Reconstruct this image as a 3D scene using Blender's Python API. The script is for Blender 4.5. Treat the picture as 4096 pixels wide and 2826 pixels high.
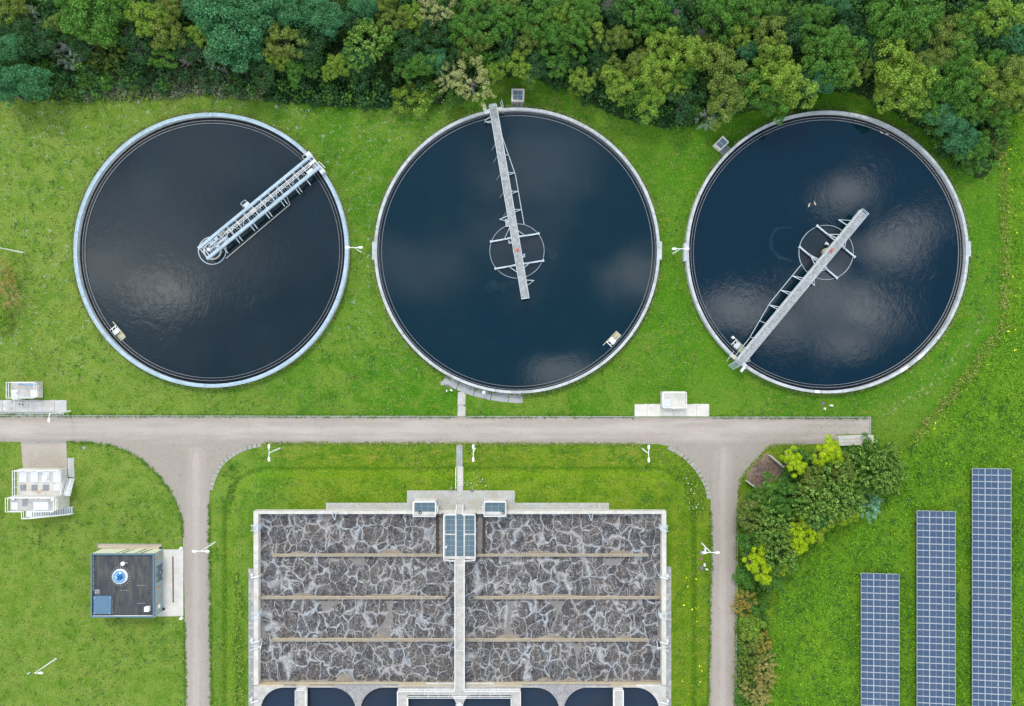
import bpy, math, random
from mathutils import Vector, Matrix, noise
from mathutils.geometry import tessellate_polygon
R = math.radians
sc = bpy.context.scene
col = sc.collection
for o in list(bpy.data.objects): bpy.data.objects.remove(o)

# ------------------------------------------------------------------ camera, sky, sun, exposure
ALT = 112.0            # height of the drone above the lawn (m)
S = 0.0375             # metres of lawn per survey unit
cam = bpy.data.objects.new('camera', bpy.data.cameras.new('camera'))
col.objects.link(cam)
cam.location = (0, 0, ALT)
cam.rotation_euler = (0, 0, 0)
cam.data.sensor_width = 36
cam.data.lens = 36 * ALT / (4096 * S)
cam.data.clip_start = 1; cam.data.clip_end = 3000
sc.camera = cam

SUN_EL, SUN_AZ = R(52), R(-12)
w = bpy.data.worlds.new('World'); sc.world = w; w.use_nodes = True
wt = w.node_tree; wt.nodes.clear()
def wn(t, **k):
    n = wt.nodes.new(t)
    for a, b in k.items(): setattr(n, a, b)
    return n
def wl(a, b): wt.links.new(a, b)
def wmath(op, a, b=None, c=None):
    n = wn('ShaderNodeMath', operation=op)
    for i, v in enumerate((a, b, c)):
        if v is None: continue
        if isinstance(v, (int, float)): n.inputs[i].default_value = v
        else: wl(v, n.inputs[i])
    return n.outputs[0]
wo = wn('ShaderNodeOutputWorld')
sky = wn('ShaderNodeTexSky', sky_type='NISHITA', sun_disc=False, sun_elevation=SUN_EL, sun_rotation=SUN_AZ,
         altitude=50, air_density=1.1, dust_density=0.25, ozone_density=2.2)
tc = wn('ShaderNodeTexCoord'); sp = wn('ShaderNodeSeparateXYZ'); wl(tc.outputs['Generated'], sp.inputs[0])
zz = wmath('MAXIMUM', sp.outputs[2], 0.06)
cx = wmath('DIVIDE', sp.outputs[0], zz); cy = wmath('DIVIDE', sp.outputs[1], zz)
cmb = wn('ShaderNodeCombineXYZ'); wl(cx, cmb.inputs[0]); wl(cy, cmb.inputs[1])
def wnoise(scale, detail, off, rough=0.6, dist=0.0):
    mp = wn('ShaderNodeMapping'); mp.inputs['Location'].default_value = off; wl(cmb.outputs[0], mp.inputs[0])
    n = wn('ShaderNodeTexNoise'); n.inputs['Scale'].default_value = scale; n.inputs['Detail'].default_value = detail
    n.inputs['Roughness'].default_value = rough; n.inputs['Distortion'].default_value = dist
    wl(mp.outputs[0], n.inputs['Vector']); return n.outputs[0]
# broken cloud deck: noise over the whole dome plus the separate cumulus puffs that the basins mirror
wob = wnoise(11.0, 6, (3, 1, 0), 0.68)
def puff(x, y, rx, ry, k):
    ax = wmath('DIVIDE', wmath('SUBTRACT', cx, x), rx); ay = wmath('DIVIDE', wmath('SUBTRACT', cy, y), ry)
    d = wmath('SQRT', wmath('ADD', wmath('MULTIPLY', ax, ax), wmath('MULTIPLY', ay, ay)))
    d = wmath('ADD', d, wmath('MULTIPLY', wmath('SUBTRACT', wob, 0.5), 2.6))
    mr = wn('ShaderNodeMapRange', interpolation_type='SMOOTHSTEP'); wl(d, mr.inputs[0])
    for i, v in ((1, 1.25), (2, 0.1), (3, 0.0), (4, k)): mr.inputs[i].default_value = v
    return mr.outputs[0]
PUFFS = [(-.478, .087, .060, .045, .95), (-.535, .11, .10, .075, .40), (-.50, .13, .20, .16, .20), (-.42, .30, .20, .20, .10),
         (.449, .212, .046, .030, .5), (.509, .14, .055, .042, .62), (.548, .172, .035, .028, .45), (.417, .077, .055, .045, .5),
         (.475, .056, .05, .048, .75), (.305, .056, .065, .036, .6), (.345, .035, .06, .035, .5), (.454, .012, .05, .028, .45),
         (.17, .11, .062, .045, .30), (-.125, .115, .10, .06, .12), (.06, -.025, .06, .024, .40),
         (.04, .26, .09, .09, .16), (.0, .15, .08, .07, .12)]
msk = None
for p in PUFFS:
    q = puff(*p); msk = q if msk is None else wmath('MAXIMUM', msk, q)
far = wmath('SQRT', wmath('ADD', wmath('MULTIPLY', cx, cx), wmath('MULTIPLY', cy, cy)))
mr = wn('ShaderNodeMapRange', interpolation_type='SMOOTHSTEP'); wl(wnoise(1.6, 8, (5.2, 8.1, 0), 0.62, 0.4), mr.inputs[0])
for i, v in ((1, 0.40), (2, 0.60), (3, 0.0), (4, 1.0)): mr.inputs[i].default_value = v
mf = wn('ShaderNodeMapRange', interpolation_type='SMOOTHSTEP'); wl(far, mf.inputs[0])
for i, v in ((1, 0.62), (2, 0.95), (3, 0.0), (4, 1.0)): mf.inputs[i].default_value = v
deck = wmath('MULTIPLY', mr.outputs[0], mf.outputs[0])
thin = wmath('MULTIPLY', wnoise(4.0, 6, (1, 7, 0), 0.6), 0.03)
pmsk = msk; msk = wmath('ADD', deck, thin)
cl = wn('ShaderNodeMixRGB'); cl.use_clamp = False
wl(msk, cl.inputs[0]); wl(sky.outputs[0], cl.inputs[1]); cl.inputs[2].default_value = (15.0, 15.0, 14.6, 1)
bg = wn('ShaderNodeBackground'); bg.inputs[1].default_value = 0.135
cl2 = wn('ShaderNodeMixRGB'); wl(pmsk, cl2.inputs[0]); wl(cl.outputs[0], cl2.inputs[1]); cl2.inputs[2].default_value = (26.0, 25.6, 25.0, 1)
wl(cl2.outputs[0], bg.inputs[0]); wl(bg.outputs[0], wo.inputs[0])

sl = bpy.data.lights.new('sun', 'SUN'); sl.energy = 1.5; sl.angle = R(14); sl.color = (1.0, 0.91, 0.78)
sun = bpy.data.objects.new('sun', sl); col.objects.link(sun); sun.location = (0, 0, 60)
to_sun = Vector((math.sin(SUN_AZ) * math.cos(SUN_EL), math.cos(SUN_AZ) * math.cos(SUN_EL), math.sin(SUN_EL)))
sun.rotation_euler = to_sun.to_track_quat('Z', 'Y').to_euler()

vs = sc.view_settings
vs.view_transform = 'Standard'; vs.look = 'None'; vs.exposure = 0.58; vs.gamma = 1; vs.use_curve_mapping = False
sc.render.engine = 'CYCLES'

# ------------------------------------------------------------------ survey helpers
def P(px, py, z=0.0):
    """site survey position -> metres, for a point z metres above the lawn"""
    k = S * (ALT - z) / ALT
    return Vector(((px - 2048) * k, (1413 - py) * k, z))
def tag(o, label=None, cat=None, group=None, kind=None):
    if label: o['label'] = label
    if cat: o['category'] = cat
    if group: o['group'] = group
    if kind: o['kind'] = kind
    return o
ORI = {}
def thing(name, label, cat, loc, group=None):
    o = bpy.data.objects.new(name, None); col.objects.link(o); o.location = loc
    o.empty_display_size = 0.3
    ORI[o.name] = Vector(loc)
    return tag(o, label, cat, group)
class MB:
    def __init__(s): s.v = []; s.f = []; s.m = []
    def add(s, vs_, fs, m=0):
        b = len(s.v); s.v += [tuple(p) for p in vs_]
        for f in fs: s.f.append(tuple(i + b for i in f)); s.m.append(m)
    def box(s, c, size, ang=0.0, m=0):
        ca, sa = math.cos(ang), math.sin(ang); hx, hy, hz = size[0]/2, size[1]/2, size[2]/2
        vs_ = []
        for z in (-hz, hz):
            for x, y in ((-hx, -hy), (hx, -hy), (hx, hy), (-hx, hy)):
                vs_.append((c[0] + x*ca - y*sa, c[1] + x*sa + y*ca, c[2] + z))
        s.add(vs_, BOXF, m)
    def pbox(s, x0, y0, x1, y1, z0, z1, zr=None, m=0):
        """box whose plan is the survey rectangle as seen at height zr"""
        zr = z1 if zr is None else zr
        a = P(x0, y1, zr); b = P(x1, y0, zr)
        s.box(((a.x+b.x)/2, (a.y+b.y)/2, (z0+z1)/2), (b.x-a.x, b.y-a.y, z1-z0), 0, m)
    def bar(s, a, b, wd, ht, m=0):
        a = Vector(a); b = Vector(b); d = (b - a)
        if d.length < 1e-6: return
        d.normalize(); up = Vector((0, 0, 1)) if abs(d.z) < 0.95 else Vector((1, 0, 0))
        sx = d.cross(up).normalized(); sz = sx.cross(d).normalized()
        vs_ = []
        for p in (a, b):
            for i, j in ((-1, -1), (1, -1), (1, 1), (-1, 1)): vs_.append(p + sx*(i*wd/2) + sz*(j*ht/2))
        s.add(vs_, BOXF, m)
    def tube(s, pts, r, n=6, m=0, cap=True):
        pts = [Vector(p) for p in pts]; rs = r if isinstance(r, (list, tuple)) else [r]*len(pts)
        rings = []
        for i, p in enumerate(pts):
            d = (pts[min(i+1, len(pts)-1)] - pts[max(i-1, 0)]).normalized()
            up = Vector((0, 0, 1)) if abs(d.z) < 0.95 else Vector((1, 0, 0))
            a = d.cross(up).normalized(); b = a.cross(d)
            rings.append([p + (a*math.cos(2*math.pi*k/n) + b*math.sin(2*math.pi*k/n))*rs[i] for k in range(n)])
        vs_ = [q for rg in rings for q in rg]; fs = []
        for i in range(len(pts)-1):
            for k in range(n):
                fs.append((i*n+k, i*n+(k+1) % n, (i+1)*n+(k+1) % n, (i+1)*n+k))
        if cap: fs.append(tuple(range(n-1, -1, -1))); fs.append(tuple((len(pts)-1)*n + k for k in range(n)))
        s.add(vs_, fs, m)
    def lathe(s, c, prof, n=32, m=0):
        vs_ = []; fs = []
        for r, z in prof:
            for k in range(n):
                a = 2*math.pi*k/n; vs_.append((c[0]+r*math.cos(a), c[1]+r*math.sin(a), c[2]+z))
        for i in range(len(prof)-1):
            for k in range(n): fs.append((i*n+k, i*n+(k+1) % n, (i+1)*n+(k+1) % n, (i+1)*n+k))
        s.add(vs_, fs, m)
    def ring(s, c, r0, r1, z0, z1, a0=0, a1=2*math.pi, n=96, m=0):
        full = abs(a1-a0-2*math.pi) < 1e-6; vs_ = []; fs = []
        k = n if full else n+1
        for i in range(k):
            a = a0 + (a1-a0)*i/n; ca, sa = math.cos(a), math.sin(a)
            for r, z in ((r0, z0), (r1, z0), (r1, z1), (r0, z1)): vs_.append((c[0]+r*ca, c[1]+r*sa, z))
        for i in range(n):
            j = (i+1) % k
            for e in range(4):
                e2 = (e+1) % 4; fs.append((i*4+e, j*4+e, j*4+e2, i*4+e2))
        if not full: fs += [(0, 1, 2, 3), (n*4+3, n*4+2, n*4+1, n*4)]
        s.add(vs_, fs, m)
    def prism(s, poly, z0, z1, m=0, holes=()):
        loops = [poly] + list(holes); pts = [p for l in loops for p in l]
        tri = tessellate_polygon([[Vector((p[0], p[1], 0)) for p in l] for l in loops])
        n = len(pts); vs_ = [(p[0], p[1], z1) for p in pts]; fs = []
        for t in tri:
            a, b, c = (Vector(pts[i][:2]) for i in t)
            if (b-a).cross(c-a) < 0: t = (t[0], t[2], t[1])
            fs.append(tuple(t))
        if z0 is not None:
            vs_ += [(p[0], p[1], z0) for p in pts]; b = 0
            for l in loops:
                k = len(l)
                for i in range(k): j = (i+1) % k; fs.append((b+i, b+j, n+b+j, n+b+i))
                b += k
        s.add(vs_, fs, m)
    def build(s, name, mats, parent=None, label=None, smooth=False, kind=None):
        if not isinstance(mats, (list, tuple)): mats = [mats]
        me = bpy.data.meshes.new(name)
        if parent is not None: o0 = ORI[parent.name]
        else:
            n = len(s.v); o0 = Vector((sum(p[0] for p in s.v)/n, sum(p[1] for p in s.v)/n, min(p[2] for p in s.v)))
        me.from_pydata([(p[0]-o0.x, p[1]-o0.y, p[2]-o0.z) for p in s.v], [], s.f)
        for mt in mats: me.materials.append(mt)
        if len(mats) > 1: me.polygons.foreach_set('material_index', s.m)
        if smooth: me.polygons.foreach_set('use_smooth', [True]*len(me.polygons))
        me.update()
        o = bpy.data.objects.new(name, me); col.objects.link(o)
        if parent is not None: o.parent = parent
        else: o.location = o0
        ORI[o.name] = o0
        return tag(o, label, kind=kind)
BOXF = ((3, 2, 1, 0), (4, 5, 6, 7), (0, 1, 5, 4), (1, 2, 6, 5), (2, 3, 7, 6), (3, 0, 4, 7))
def copy_tree(o, parent=None):
    c = o.copy(); col.objects.link(c)
    if parent is not None: c.parent = parent
    for ch in list(o.children): copy_tree(ch, c)
    return c
def struct(mb, name, mat, label=None):
    return mb.build(name, mat, None, label, kind='structure')
def single(mb, name, mat, label, cat, group=None, smooth=False):
    return tag(mb.build(name, mat, None, label, smooth), None, cat, group)
def L(pts, z=0.0): return [tuple(P(x, y, z)[:2]) for x, y in pts]

# ------------------------------------------------------------------ materials
class G:
    def __init__(s, name):
        s.mat = bpy.data.materials.new(name); s.mat.use_nodes = True
        s.t = s.mat.node_tree; s.t.nodes.clear()
        s.out = s.t.nodes.new('ShaderNodeOutputMaterial')
    def n(s, t, ins=None, **pr):
        nd = s.t.nodes.new(t)
        for a, b in pr.items(): setattr(nd, a, b)
        for k, v in (ins or {}).items():
            if isinstance(v, bpy.types.NodeSocket): s.t.links.new(v, nd.inputs[k])
            else: nd.inputs[k].default_value = v
        return nd
    def pos(s): return s.n('ShaderNodeNewGeometry').outputs['Position']
    def obj(s): return s.n('ShaderNodeTexCoord').outputs['Object']
    def map(s, v, scale=(1, 1, 1), loc=(0, 0, 0), rot=(0, 0, 0)):
        return s.n('ShaderNodeMapping', {0: v, 'Location': loc, 'Rotation': rot, 'Scale': scale}).outputs[0]
    def noise(s, v, sc_, det=4, rough=.55, dist=0.0):
        return s.n('ShaderNodeTexNoise', {'Vector': v, 'Scale': sc_, 'Detail': det, 'Roughness': rough, 'Distortion': dist}).outputs[0]
    def vor(s, v, sc_, feature='F1', rnd=1.0):
        return s.n('ShaderNodeTexVoronoi', {'Vector': v, 'Scale': sc_, 'Randomness': rnd}, feature=feature).outputs['Distance']
    def m(s, op, a, b=0.0, c=0.0, clamp=False):
        nd = s.n('ShaderNodeMath', {0: a, 1: b, 2: c}, operation=op); nd.use_clamp = clamp; return nd.outputs[0]
    def rng(s, f, a, b, c=0.0, d=1.0, smooth=True):
        return s.n('ShaderNodeMapRange', {0: f, 1: a, 2: b, 3: c, 4: d}, interpolation_type='SMOOTHSTEP' if smooth else 'LINEAR').outputs[0]
    def mix(s, f, a, b, mode='MIX'):
        nd = s.n('ShaderNodeMix', data_type='RGBA', blend_type=mode)
        for i, v in ((0, f), (6, a), (7, b)):
            if isinstance(v, bpy.types.NodeSocket): s.t.links.new(v, nd.inputs[i])
            elif i == 0: nd.inputs[0].default_value = v
            else: nd.inputs[i].default_value = (*v, 1) if len(v) == 3 else v
        return nd.outputs[2]
    def bump(s, h, strength=.3, dist=.05):
        return s.n('ShaderNodeBump', {'Height': h, 'Strength': strength, 'Distance': dist}).outputs[0]
    def pbsdf(s, colr, rough=.8, normal=None, metal=0.0, ior=1.45, spec=None, **kw):
        ins = {'Base Color': colr if isinstance(colr, bpy.types.NodeSocket) else (*colr, 1), 'Roughness': rough, 'Metallic': metal, 'IOR': ior}
        if normal is not None: ins['Normal'] = normal
        if spec is not None: ins['Specular IOR Level'] = spec
        ins.update(kw)
        nd = s.n('ShaderNodeBsdfPrincipled', ins)
        s.t.links.new(nd.outputs[0], s.out.inputs[0]); return s.mat

def concrete(name, a, b, sc_=1.2, stain=(.22, .21, .18), amt=.35, speck=0.0, rough=.85):
    g = G(name); p = g.pos()
    c = g.mix(g.rng(g.noise(p, sc_, 6, .65), .35, .65), a, b)
    c = g.mix(g.m('MULTIPLY', g.rng(g.noise(p, sc_*.45, 6, .72, .6), .48, .68), amt), c, stain)
    if speck:
        c = g.mix(g.m('MULTIPLY', g.rng(g.noise(p, 9, 3, .8), .5, .62), speck), c, (.08, .08, .08))
        c = g.mix(g.m('MULTIPLY', g.rng(g.noise(g.map(p, loc=(9, 3, 1)), 7, 3, .8), .55, .66), speck), c, (.62, .62, .6))
    c = g.mix(g.m('MULTIPLY', g.rng(g.noise(p, 14, 3), .4, .7), .18), c, tuple(x*.6 for x in a))
    return g.pbsdf(c, rough, g.bump(g.noise(p, 18, 4), .25, .02))
def plain(name, a, b=None, rough=.5, metal=0.0, sc_=3.0, **kw):
    g = G(name); b = b or tuple(x*.75 for x in a); p = g.pos()
    return g.pbsdf(g.mix(g.rng(g.noise(p, sc_, 5, .65), .35, .7), a, b), rough, None, metal, **kw)
M = {}
M['conc'] = concrete('pale_concrete', (.47, .46, .43), (.38, .37, .35))
M['conc_white'] = concrete('whitish_concrete', (.56, .55, .51), (.46, .45, .42), 1.0, (.36, .30, .20), .45)
M['conc_grey'] = concrete('grey_concrete', (.36, .37, .38), (.28, .29, .30), 1.3, (.2, .2, .19), .4)
M['conc_deck'] = concrete('bridge_concrete', (.40, .42, .43), (.22, .235, .24), 2.2, (.16, .17, .17), .5)
M['slab'] = concrete('slab_concrete', (.45, .46, .45), (.38, .39, .38), .8, (.36, .27, .15), .3)
M['slab_bright'] = concrete('bright_slab_concrete', (.58, .57, .53), (.5, .49, .45), .7, (.42, .36, .22), .35)
M['speck'] = concrete('exposed_aggregate', (.31, .31, .31), (.22, .22, .23), 1.5, (.16, .15, .12), .4, .7)
M['partition'] = concrete('weathered_partition_concrete', (.30, .27, .21), (.22, .2, .17), 1.5, (.34, .24, .08), .6, .6)
M['yellowed'] = concrete('yellowed_concrete', (.50, .45, .33), (.43, .37, .26), .6, (.45, .28, .10), .4)
M['rim'] = concrete('tank_rim_concrete', (.46, .50, .52), (.34, .38, .40), 1.0, (.20, .22, .21), .6)
M['rim_blue'] = concrete('coated_rim', (.38, .49, .56), (.29, .40, .48), 1.2, (.22, .30, .33), .5)
M['galv'] = plain('galvanised_steel', (.55, .63, .68), (.42, .50, .55), .45, .25)
M['white'] = plain('white_paint', (.78, .79, .78), (.7, .71, .71), .45)
M['alu'] = plain('white_aluminium_cover', (.66, .69, .72), (.57, .6, .63), .4, .2)
M['greycover'] = plain('grey_cover', (.24, .25, .26), (.19, .2, .21), .6)
M['dark'] = plain('dark_rubber', (.03, .03, .03), None, .7)
M['iron'] = plain('cast_iron_cover', (.13, .125, .12), (.18, .16, .15), .8)
M['orange'] = plain('orange_red_paint', (.62, .10, .05), (.55, .1, .06), .5)
M['bluehose'] = plain('blue_hose', (.16, .38, .58), (.2, .42, .6), .5)
M['yellowbeam'] = plain('algae_stained_timber', (.44, .43, .30), (.33, .34, .19), .7)
M['brownwall'] = plain('dark_wet_timber', (.035, .025, .018), (.06, .045, .03), .5)
M['wood'] = plain('weathered_board', (.42, .42, .40), (.3, .29, .27), .8)
M['bark'] = plain('bark', (.13, .11, .09), (.2, .18, .15), .9)
M['greybark'] = plain('grey_twig', (.30, .29, .28), (.22, .2, .19), .9)
M['tan'] = plain('tan_cladding_band', (.33, .26, .18), (.29, .22, .15), .7)
M['olive_band'] = plain('olive_cladding_band', (.17, .15, .07), (.13, .11, .05), .7)
M['clad_grey'] = plain('grey_green_cladding', (.25, .31, .32), (.21, .27, .28), .6)
M['clad_cream'] = plain('cream_cladding', (.60, .62, .48), (.54, .56, .43), .6)
M['trim'] = plain('blue_grey_trim', (.10, .19, .28), (.085, .165, .24), .4, .2)
M['door'] = plain('dark_grey_door', (.085, .12, .14), None, .5)
M['glassdome'] = G('mirrored_dome').pbsdf((.16, .34, .58), .03, None, .9)

def grating():
    g = G('steel_grating'); p = g.pos()
    wv = g.n('ShaderNodeTexWave', {'Vector': p, 'Scale': 5.0, 'Distortion': 0.0}, bands_direction='X').outputs['Fac']
    c = g.mix(g.rng(wv, .3, .7), (.07, .115, .145), (.115, .175, .21))
    c = g.mix(g.m('MULTIPLY', g.rng(g.noise(p, .8, 5), .4, .7), .5), c, (.06, .11, .12))
    return g.pbsdf(c, .5, None, .1)
M['grating'] = grating()
M['gratingline'] = plain('grating_frame', (.36, .46, .52), None, .4, .2)

def roofing():
    g = G('bitumen_roofing'); p = g.pos()
    c = g.mix(g.rng(g.noise(p, .5, 6, .65), .35, .65), (.028, .034, .042), (.05, .055, .06))
    c = g.mix(g.m('MULTIPLY', g.rng(g.noise(g.map(p, (1.6, .3, 1)), .8, 5, .7), .47, .62), .6), c, (.095, .09, .068))
    c = g.mix(g.rng(g.noise(p, 8, 4), .55, .75, 0, .4), c, (.07, .09, .11))
    return g.pbsdf(c, .75, g.bump(g.noise(p, 10, 4), .3, .02))
M['roof'] = roofing()

def pavers():
    g = G('herringbone_brick_pavers'); p = g.pos(); hz = g.rng(g.n('ShaderNodeSeparateXYZ', {0: p}).outputs[1], -15.5, -12.8)
    br = g.n('ShaderNodeTexBrick', {'Vector': g.map(p, rot=(0, 0, R(45))), 'Color1': (.292, .25, .222, 1), 'Color2': (.352, .304, .27, 1),
             'Mortar': (.25, .215, .18, 1), 'Scale': 1.0, 'Mortar Size': .012, 'Brick Width': .22, 'Row Height': .11}).outputs['Color']
    c = g.mix(g.rng(g.noise(p, .22, 6, .6), .32, .68), br, g.mix(.65, br, (.285, .26, .235)))
    c = g.mix(g.m('MULTIPLY', g.rng(g.noise(g.map(p, (.10, .9, 1)), .9, 3), .45, .65), g.m('MULTIPLY', hz, .5)), c, (.41, .375, .335))
    c = g.mix(g.m('MULTIPLY', g.rng(g.noise(g.map(p, (.9, .08, 1), (4, 4, 0)), .9, 3), .48, .68), g.m('MULTIPLY', g.m('SUBTRACT', 1.0, hz), .4)), c, (.25, .225, .195))
    c = g.mix(g.m('MULTIPLY', g.rng(g.noise(p, 1.3, 6, .75), .6, .72), .35), c, (.2, .19, .14))
    c = g.mix(g.rng(g.noise(p, 6, 3, .7), .46, .64, 0, .35), c, (.42, .385, .345))
    xyz = g.n('ShaderNodeSeparateXYZ', {0: p}).outputs
    vd = g.m('MINIMUM', g.m('ABSOLUTE', g.m('ADD', xyz[0], 47.4)), g.m('ABSOLUTE', g.m('SUBTRACT', xyz[0], 31.6)))
    hd = g.m('ABSOLUTE', g.m('ADD', xyz[1], 11.5))
    dd = g.m('ADD', g.m('MULTIPLY', hd, hz), g.m('MULTIPLY', vd, g.m('SUBTRACT', 1.0, hz)))
    wn_ = g.m('ADD', dd, g.m('MULTIPLY', g.m('SUBTRACT', g.noise(p, .5, 5, .7), .5), 1.6))
    c = g.mix(g.rng(wn_, .95, 1.9, 0, .42), c, (.225, .213, .185))
    c = g.mix(g.m('MULTIPLY', g.rng(wn_, .75, .2), .28), c, (.45, .415, .38))
    weed = g.m('MULTIPLY', g.rng(g.noise(p, 2.0, 6, .8), .56, .62), g.m('MAXIMUM', g.rng(xyz[0], 38, 50, 0, .8), g.rng(wn_, 1.7, 2.1, 0, .6)))
    c = g.mix(weed, c, (.14, .17, .05))
    return g.pbsdf(c, .9, g.bump(br, .2, .01))
M['pavers'] = pavers()
def pinkpavers():
    g = G('weedy_clinker_pavers'); p = g.pos()
    br = g.n('ShaderNodeTexBrick', {'Vector': p, 'Color1': (.38, .31, .28, 1), 'Color2': (.44, .38, .34, 1), 'Mortar': (.24, .24, .16, 1),
             'Scale': 1.0, 'Mortar Size': .02, 'Brick Width': .22, 'Row Height': .11}).outputs['Color']
    c = g.mix(g.m('MULTIPLY', g.rng(g.noise(p, 2.2, 6, .8), .56, .66), .85), br, (.13, .2, .035))
    c = g.mix(g.rng(g.noise(p, .4, 4), .4, .65, 0, .4), c, (.40, .37, .35))
    return g.pbsdf(c, .9)
M['pinkpavers'] = pinkpavers()

def lawn():
    g = G('mown_grass'); p = g.pos(); xyz = g.n('ShaderNodeSeparateXYZ', {0: p})
    X, Y, Z = xyz.outputs
    n1 = g.noise(p, .09, 6, .62, .4); n2 = g.noise(p, .42, 7, .68, .3); n3 = g.noise(p, 2.2, 6, .75); n4 = g.noise(p, 7.5, 5, .75)
    c = g.mix(g.rng(n1, .43, .57), (0.0707, 0.2128, 0.0142), (0.1469, 0.2666, 0.0323))
    c = g.mix(g.rng(n2, .48, .64, 0, .8), c, (0.0396, 0.1639, 0.0059))
    c = g.mix(g.rng(g.noise(g.map(p, loc=(31, 12, 0)), .33, 6, .68, .4), .50, .66, 0, .65), c, (0.1953, 0.3024, 0.0427))
    # fresher, yellower bank and south verges
    south = g.rng(g.m('ADD', Y, g.m('MULTIPLY', n1, 8.0)), -6, -13)
    east = g.rng(X, -38, -30)
    se = g.m('MULTIPLY', south, east)
    c = g.mix(g.m('MULTIPLY', se, .85), c, g.mix(g.rng(n2, .40, .62), (.205, .285, .018), (.100, .190, .008)))
    west = g.rng(X, -22, -60); c = g.mix(g.m('MULTIPLY', west, .75), c, g.mix(g.rng(n2, .4, .62), (0.27, 0.345, 0.075), (0.165, 0.265, 0.038)))
    c = g.mix(g.m('MULTIPLY', g.rng(X, 0, 36), g.m('MULTIPLY', g.rng(Y, -12, 0), .7)), c, g.mix(g.rng(n2, .4, .62), (0.0470, 0.1972, 0.0070), (0.0990, 0.2639, 0.0118)))
    # bank: mown break line at the toe, straw on the verge above it
    toe = g.m('MULTIPLY', g.rng(Z, .012, .05), g.rng(Z, .22, .08))
    c = g.mix(g.m('MULTIPLY', toe, g.rng(n3, .35, .6, .35, .95)), c, (0.0371, 0.1180, 0.0024))
    crest = g.m('MULTIPLY', g.rng(Z, .16, .3), g.rng(Z, .62, .38)); c = g.mix(g.m('MULTIPLY', crest, g.rng(n3, .4, .6, .2, .7)), c, (0.1670, 0.3125, 0.0059))
    vb = g.m('MULTIPLY', g.m('MULTIPLY', g.rng(Y, -17.2, -16.2), g.rng(Y, -13.6, -14.6)), g.rng(X, -40, -36))
    st = g.rng(g.noise(g.map(p, (.28, 1.5, 1), (3, 5, 0)), .9, 6, .7), .50, .62)
    c = g.mix(g.m('MULTIPLY', g.m('MULTIPLY', vb, st), g.rng(n3, .40, .58, 0, .85)), c, (0.3990, 0.3100, 0.0620))
    # straw, thatch, clover, fine blades
    c = g.mix(g.m('MULTIPLY', g.rng(g.noise(g.map(p, (.45, 1.3, 1), (13, 5, 0)), .7, 7, .72), .52, .63), g.rng(n3, .42, .58, 0, .6)), c, (0.2993, 0.2666, 0.0527))
    c = g.mix(g.rng(n3, .52, .62, 0, .65), c, (0.2041, 0.3333, 0.0294))
    c = g.mix(g.rng(g.noise(g.map(p, loc=(7, 2, 3)), 1.5, 6, .7), .55, .68, 0, .7), c, (0.0247, 0.1250, 0.0047))
    c = g.mix(g.rng(n4, .47, .58, 0, .75), c, (0.0272, 0.1000, 0.0047))
    c = g.mix(g.rng(g.noise(g.map(p, loc=(3, 1, 3)), 6.0, 5, .75), .54, .68, 0, .6), c, (0.2721, 0.4444, 0.0412))
    # pale bare specks scattered over the north-west lawn
    nw = g.m('MULTIPLY', g.rng(Y, -9, 6), g.rng(X, 12, -26, 0.06, 1))
    cl_ = g.rng(g.noise(p, .2, 5, .7), .42, .56)
    sp_ = g.rng(g.noise(g.map(p, loc=(1, 8, 0)), 1.3, 8, .8), .57, .615)
    c = g.mix(g.m('MULTIPLY', g.m('MULTIPLY', sp_, cl_), g.m('MULTIPLY', nw, .9)), c, (.42, .43, .42))
    dv = g.n('ShaderNodeVectorMath', {0: p, 1: (46.8, 15.0, 0)}, operation='DISTANCE').outputs['Value']
    tr_ = g.m('MULTIPLY', g.m('MULTIPLY', g.rng(dv, 24.3, 25.0), g.rng(dv, 26.6, 26.0)), g.m('MULTIPLY', g.rng(X, 54, 58), g.rng(Y, 8, 4)))
    c = g.mix(g.m('MULTIPLY', tr_, g.rng(g.noise(p, 1.6, 6, .75), .54, .62, 0, .8)), c, (.36, .35, .22))
    return g.pbsdf(c, .9, g.bump(g.m('ADD', n4, g.m('MULTIPLY', n3, .8)), 1.0, .2), spec=.06)
M['lawn'] = lawn()
def meadow():
    g = G('rough_meadow'); p = g.pos()
    n1 = g.noise(p, .14, 5, .6); n2 = g.noise(p, .8, 6, .7); n3 = g.noise(p, 3.2, 5, .75)
    c = g.mix(g.rng(n1, .38, .62), (.080, .200, .007), (.130, .250, .012))
    c = g.mix(g.rng(n2, .45, .7, 0, .7), c, (.045, .125, .010))
    c = g.mix(g.rng(n3, .5, .72, 0, .7), c, (.15, .27, .014))
    c = g.mix(g.rng(g.noise(p, 8, 4, .7), .5, .7, 0, .6), c, (.035, .095, .006))
    return g.pbsdf(c, .9, g.bump(g.m('ADD', n3, n2), .8, .25), spec=.2)
M['meadow'] = meadow()
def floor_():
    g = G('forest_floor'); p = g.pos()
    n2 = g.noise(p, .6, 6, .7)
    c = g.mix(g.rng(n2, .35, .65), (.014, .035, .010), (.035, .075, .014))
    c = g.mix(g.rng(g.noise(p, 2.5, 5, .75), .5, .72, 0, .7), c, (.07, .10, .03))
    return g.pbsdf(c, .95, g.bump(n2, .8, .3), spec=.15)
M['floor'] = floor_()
def mulch():
    g = G('mulch'); p = g.pos()
    c = g.mix(g.rng(g.noise(p, 2.5, 6, .8), .35, .65), (.16, .11, .08), (.27, .2, .15))
    c = g.mix(g.rng(g.noise(p, .6, 4), .5, .7, 0, .6), c, (.13, .115, .11))
    return g.pbsdf(c, .95, g.bump(g.noise(p, 6, 5, .8), .9, .1))
M['mulch'] = mulch()
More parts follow.
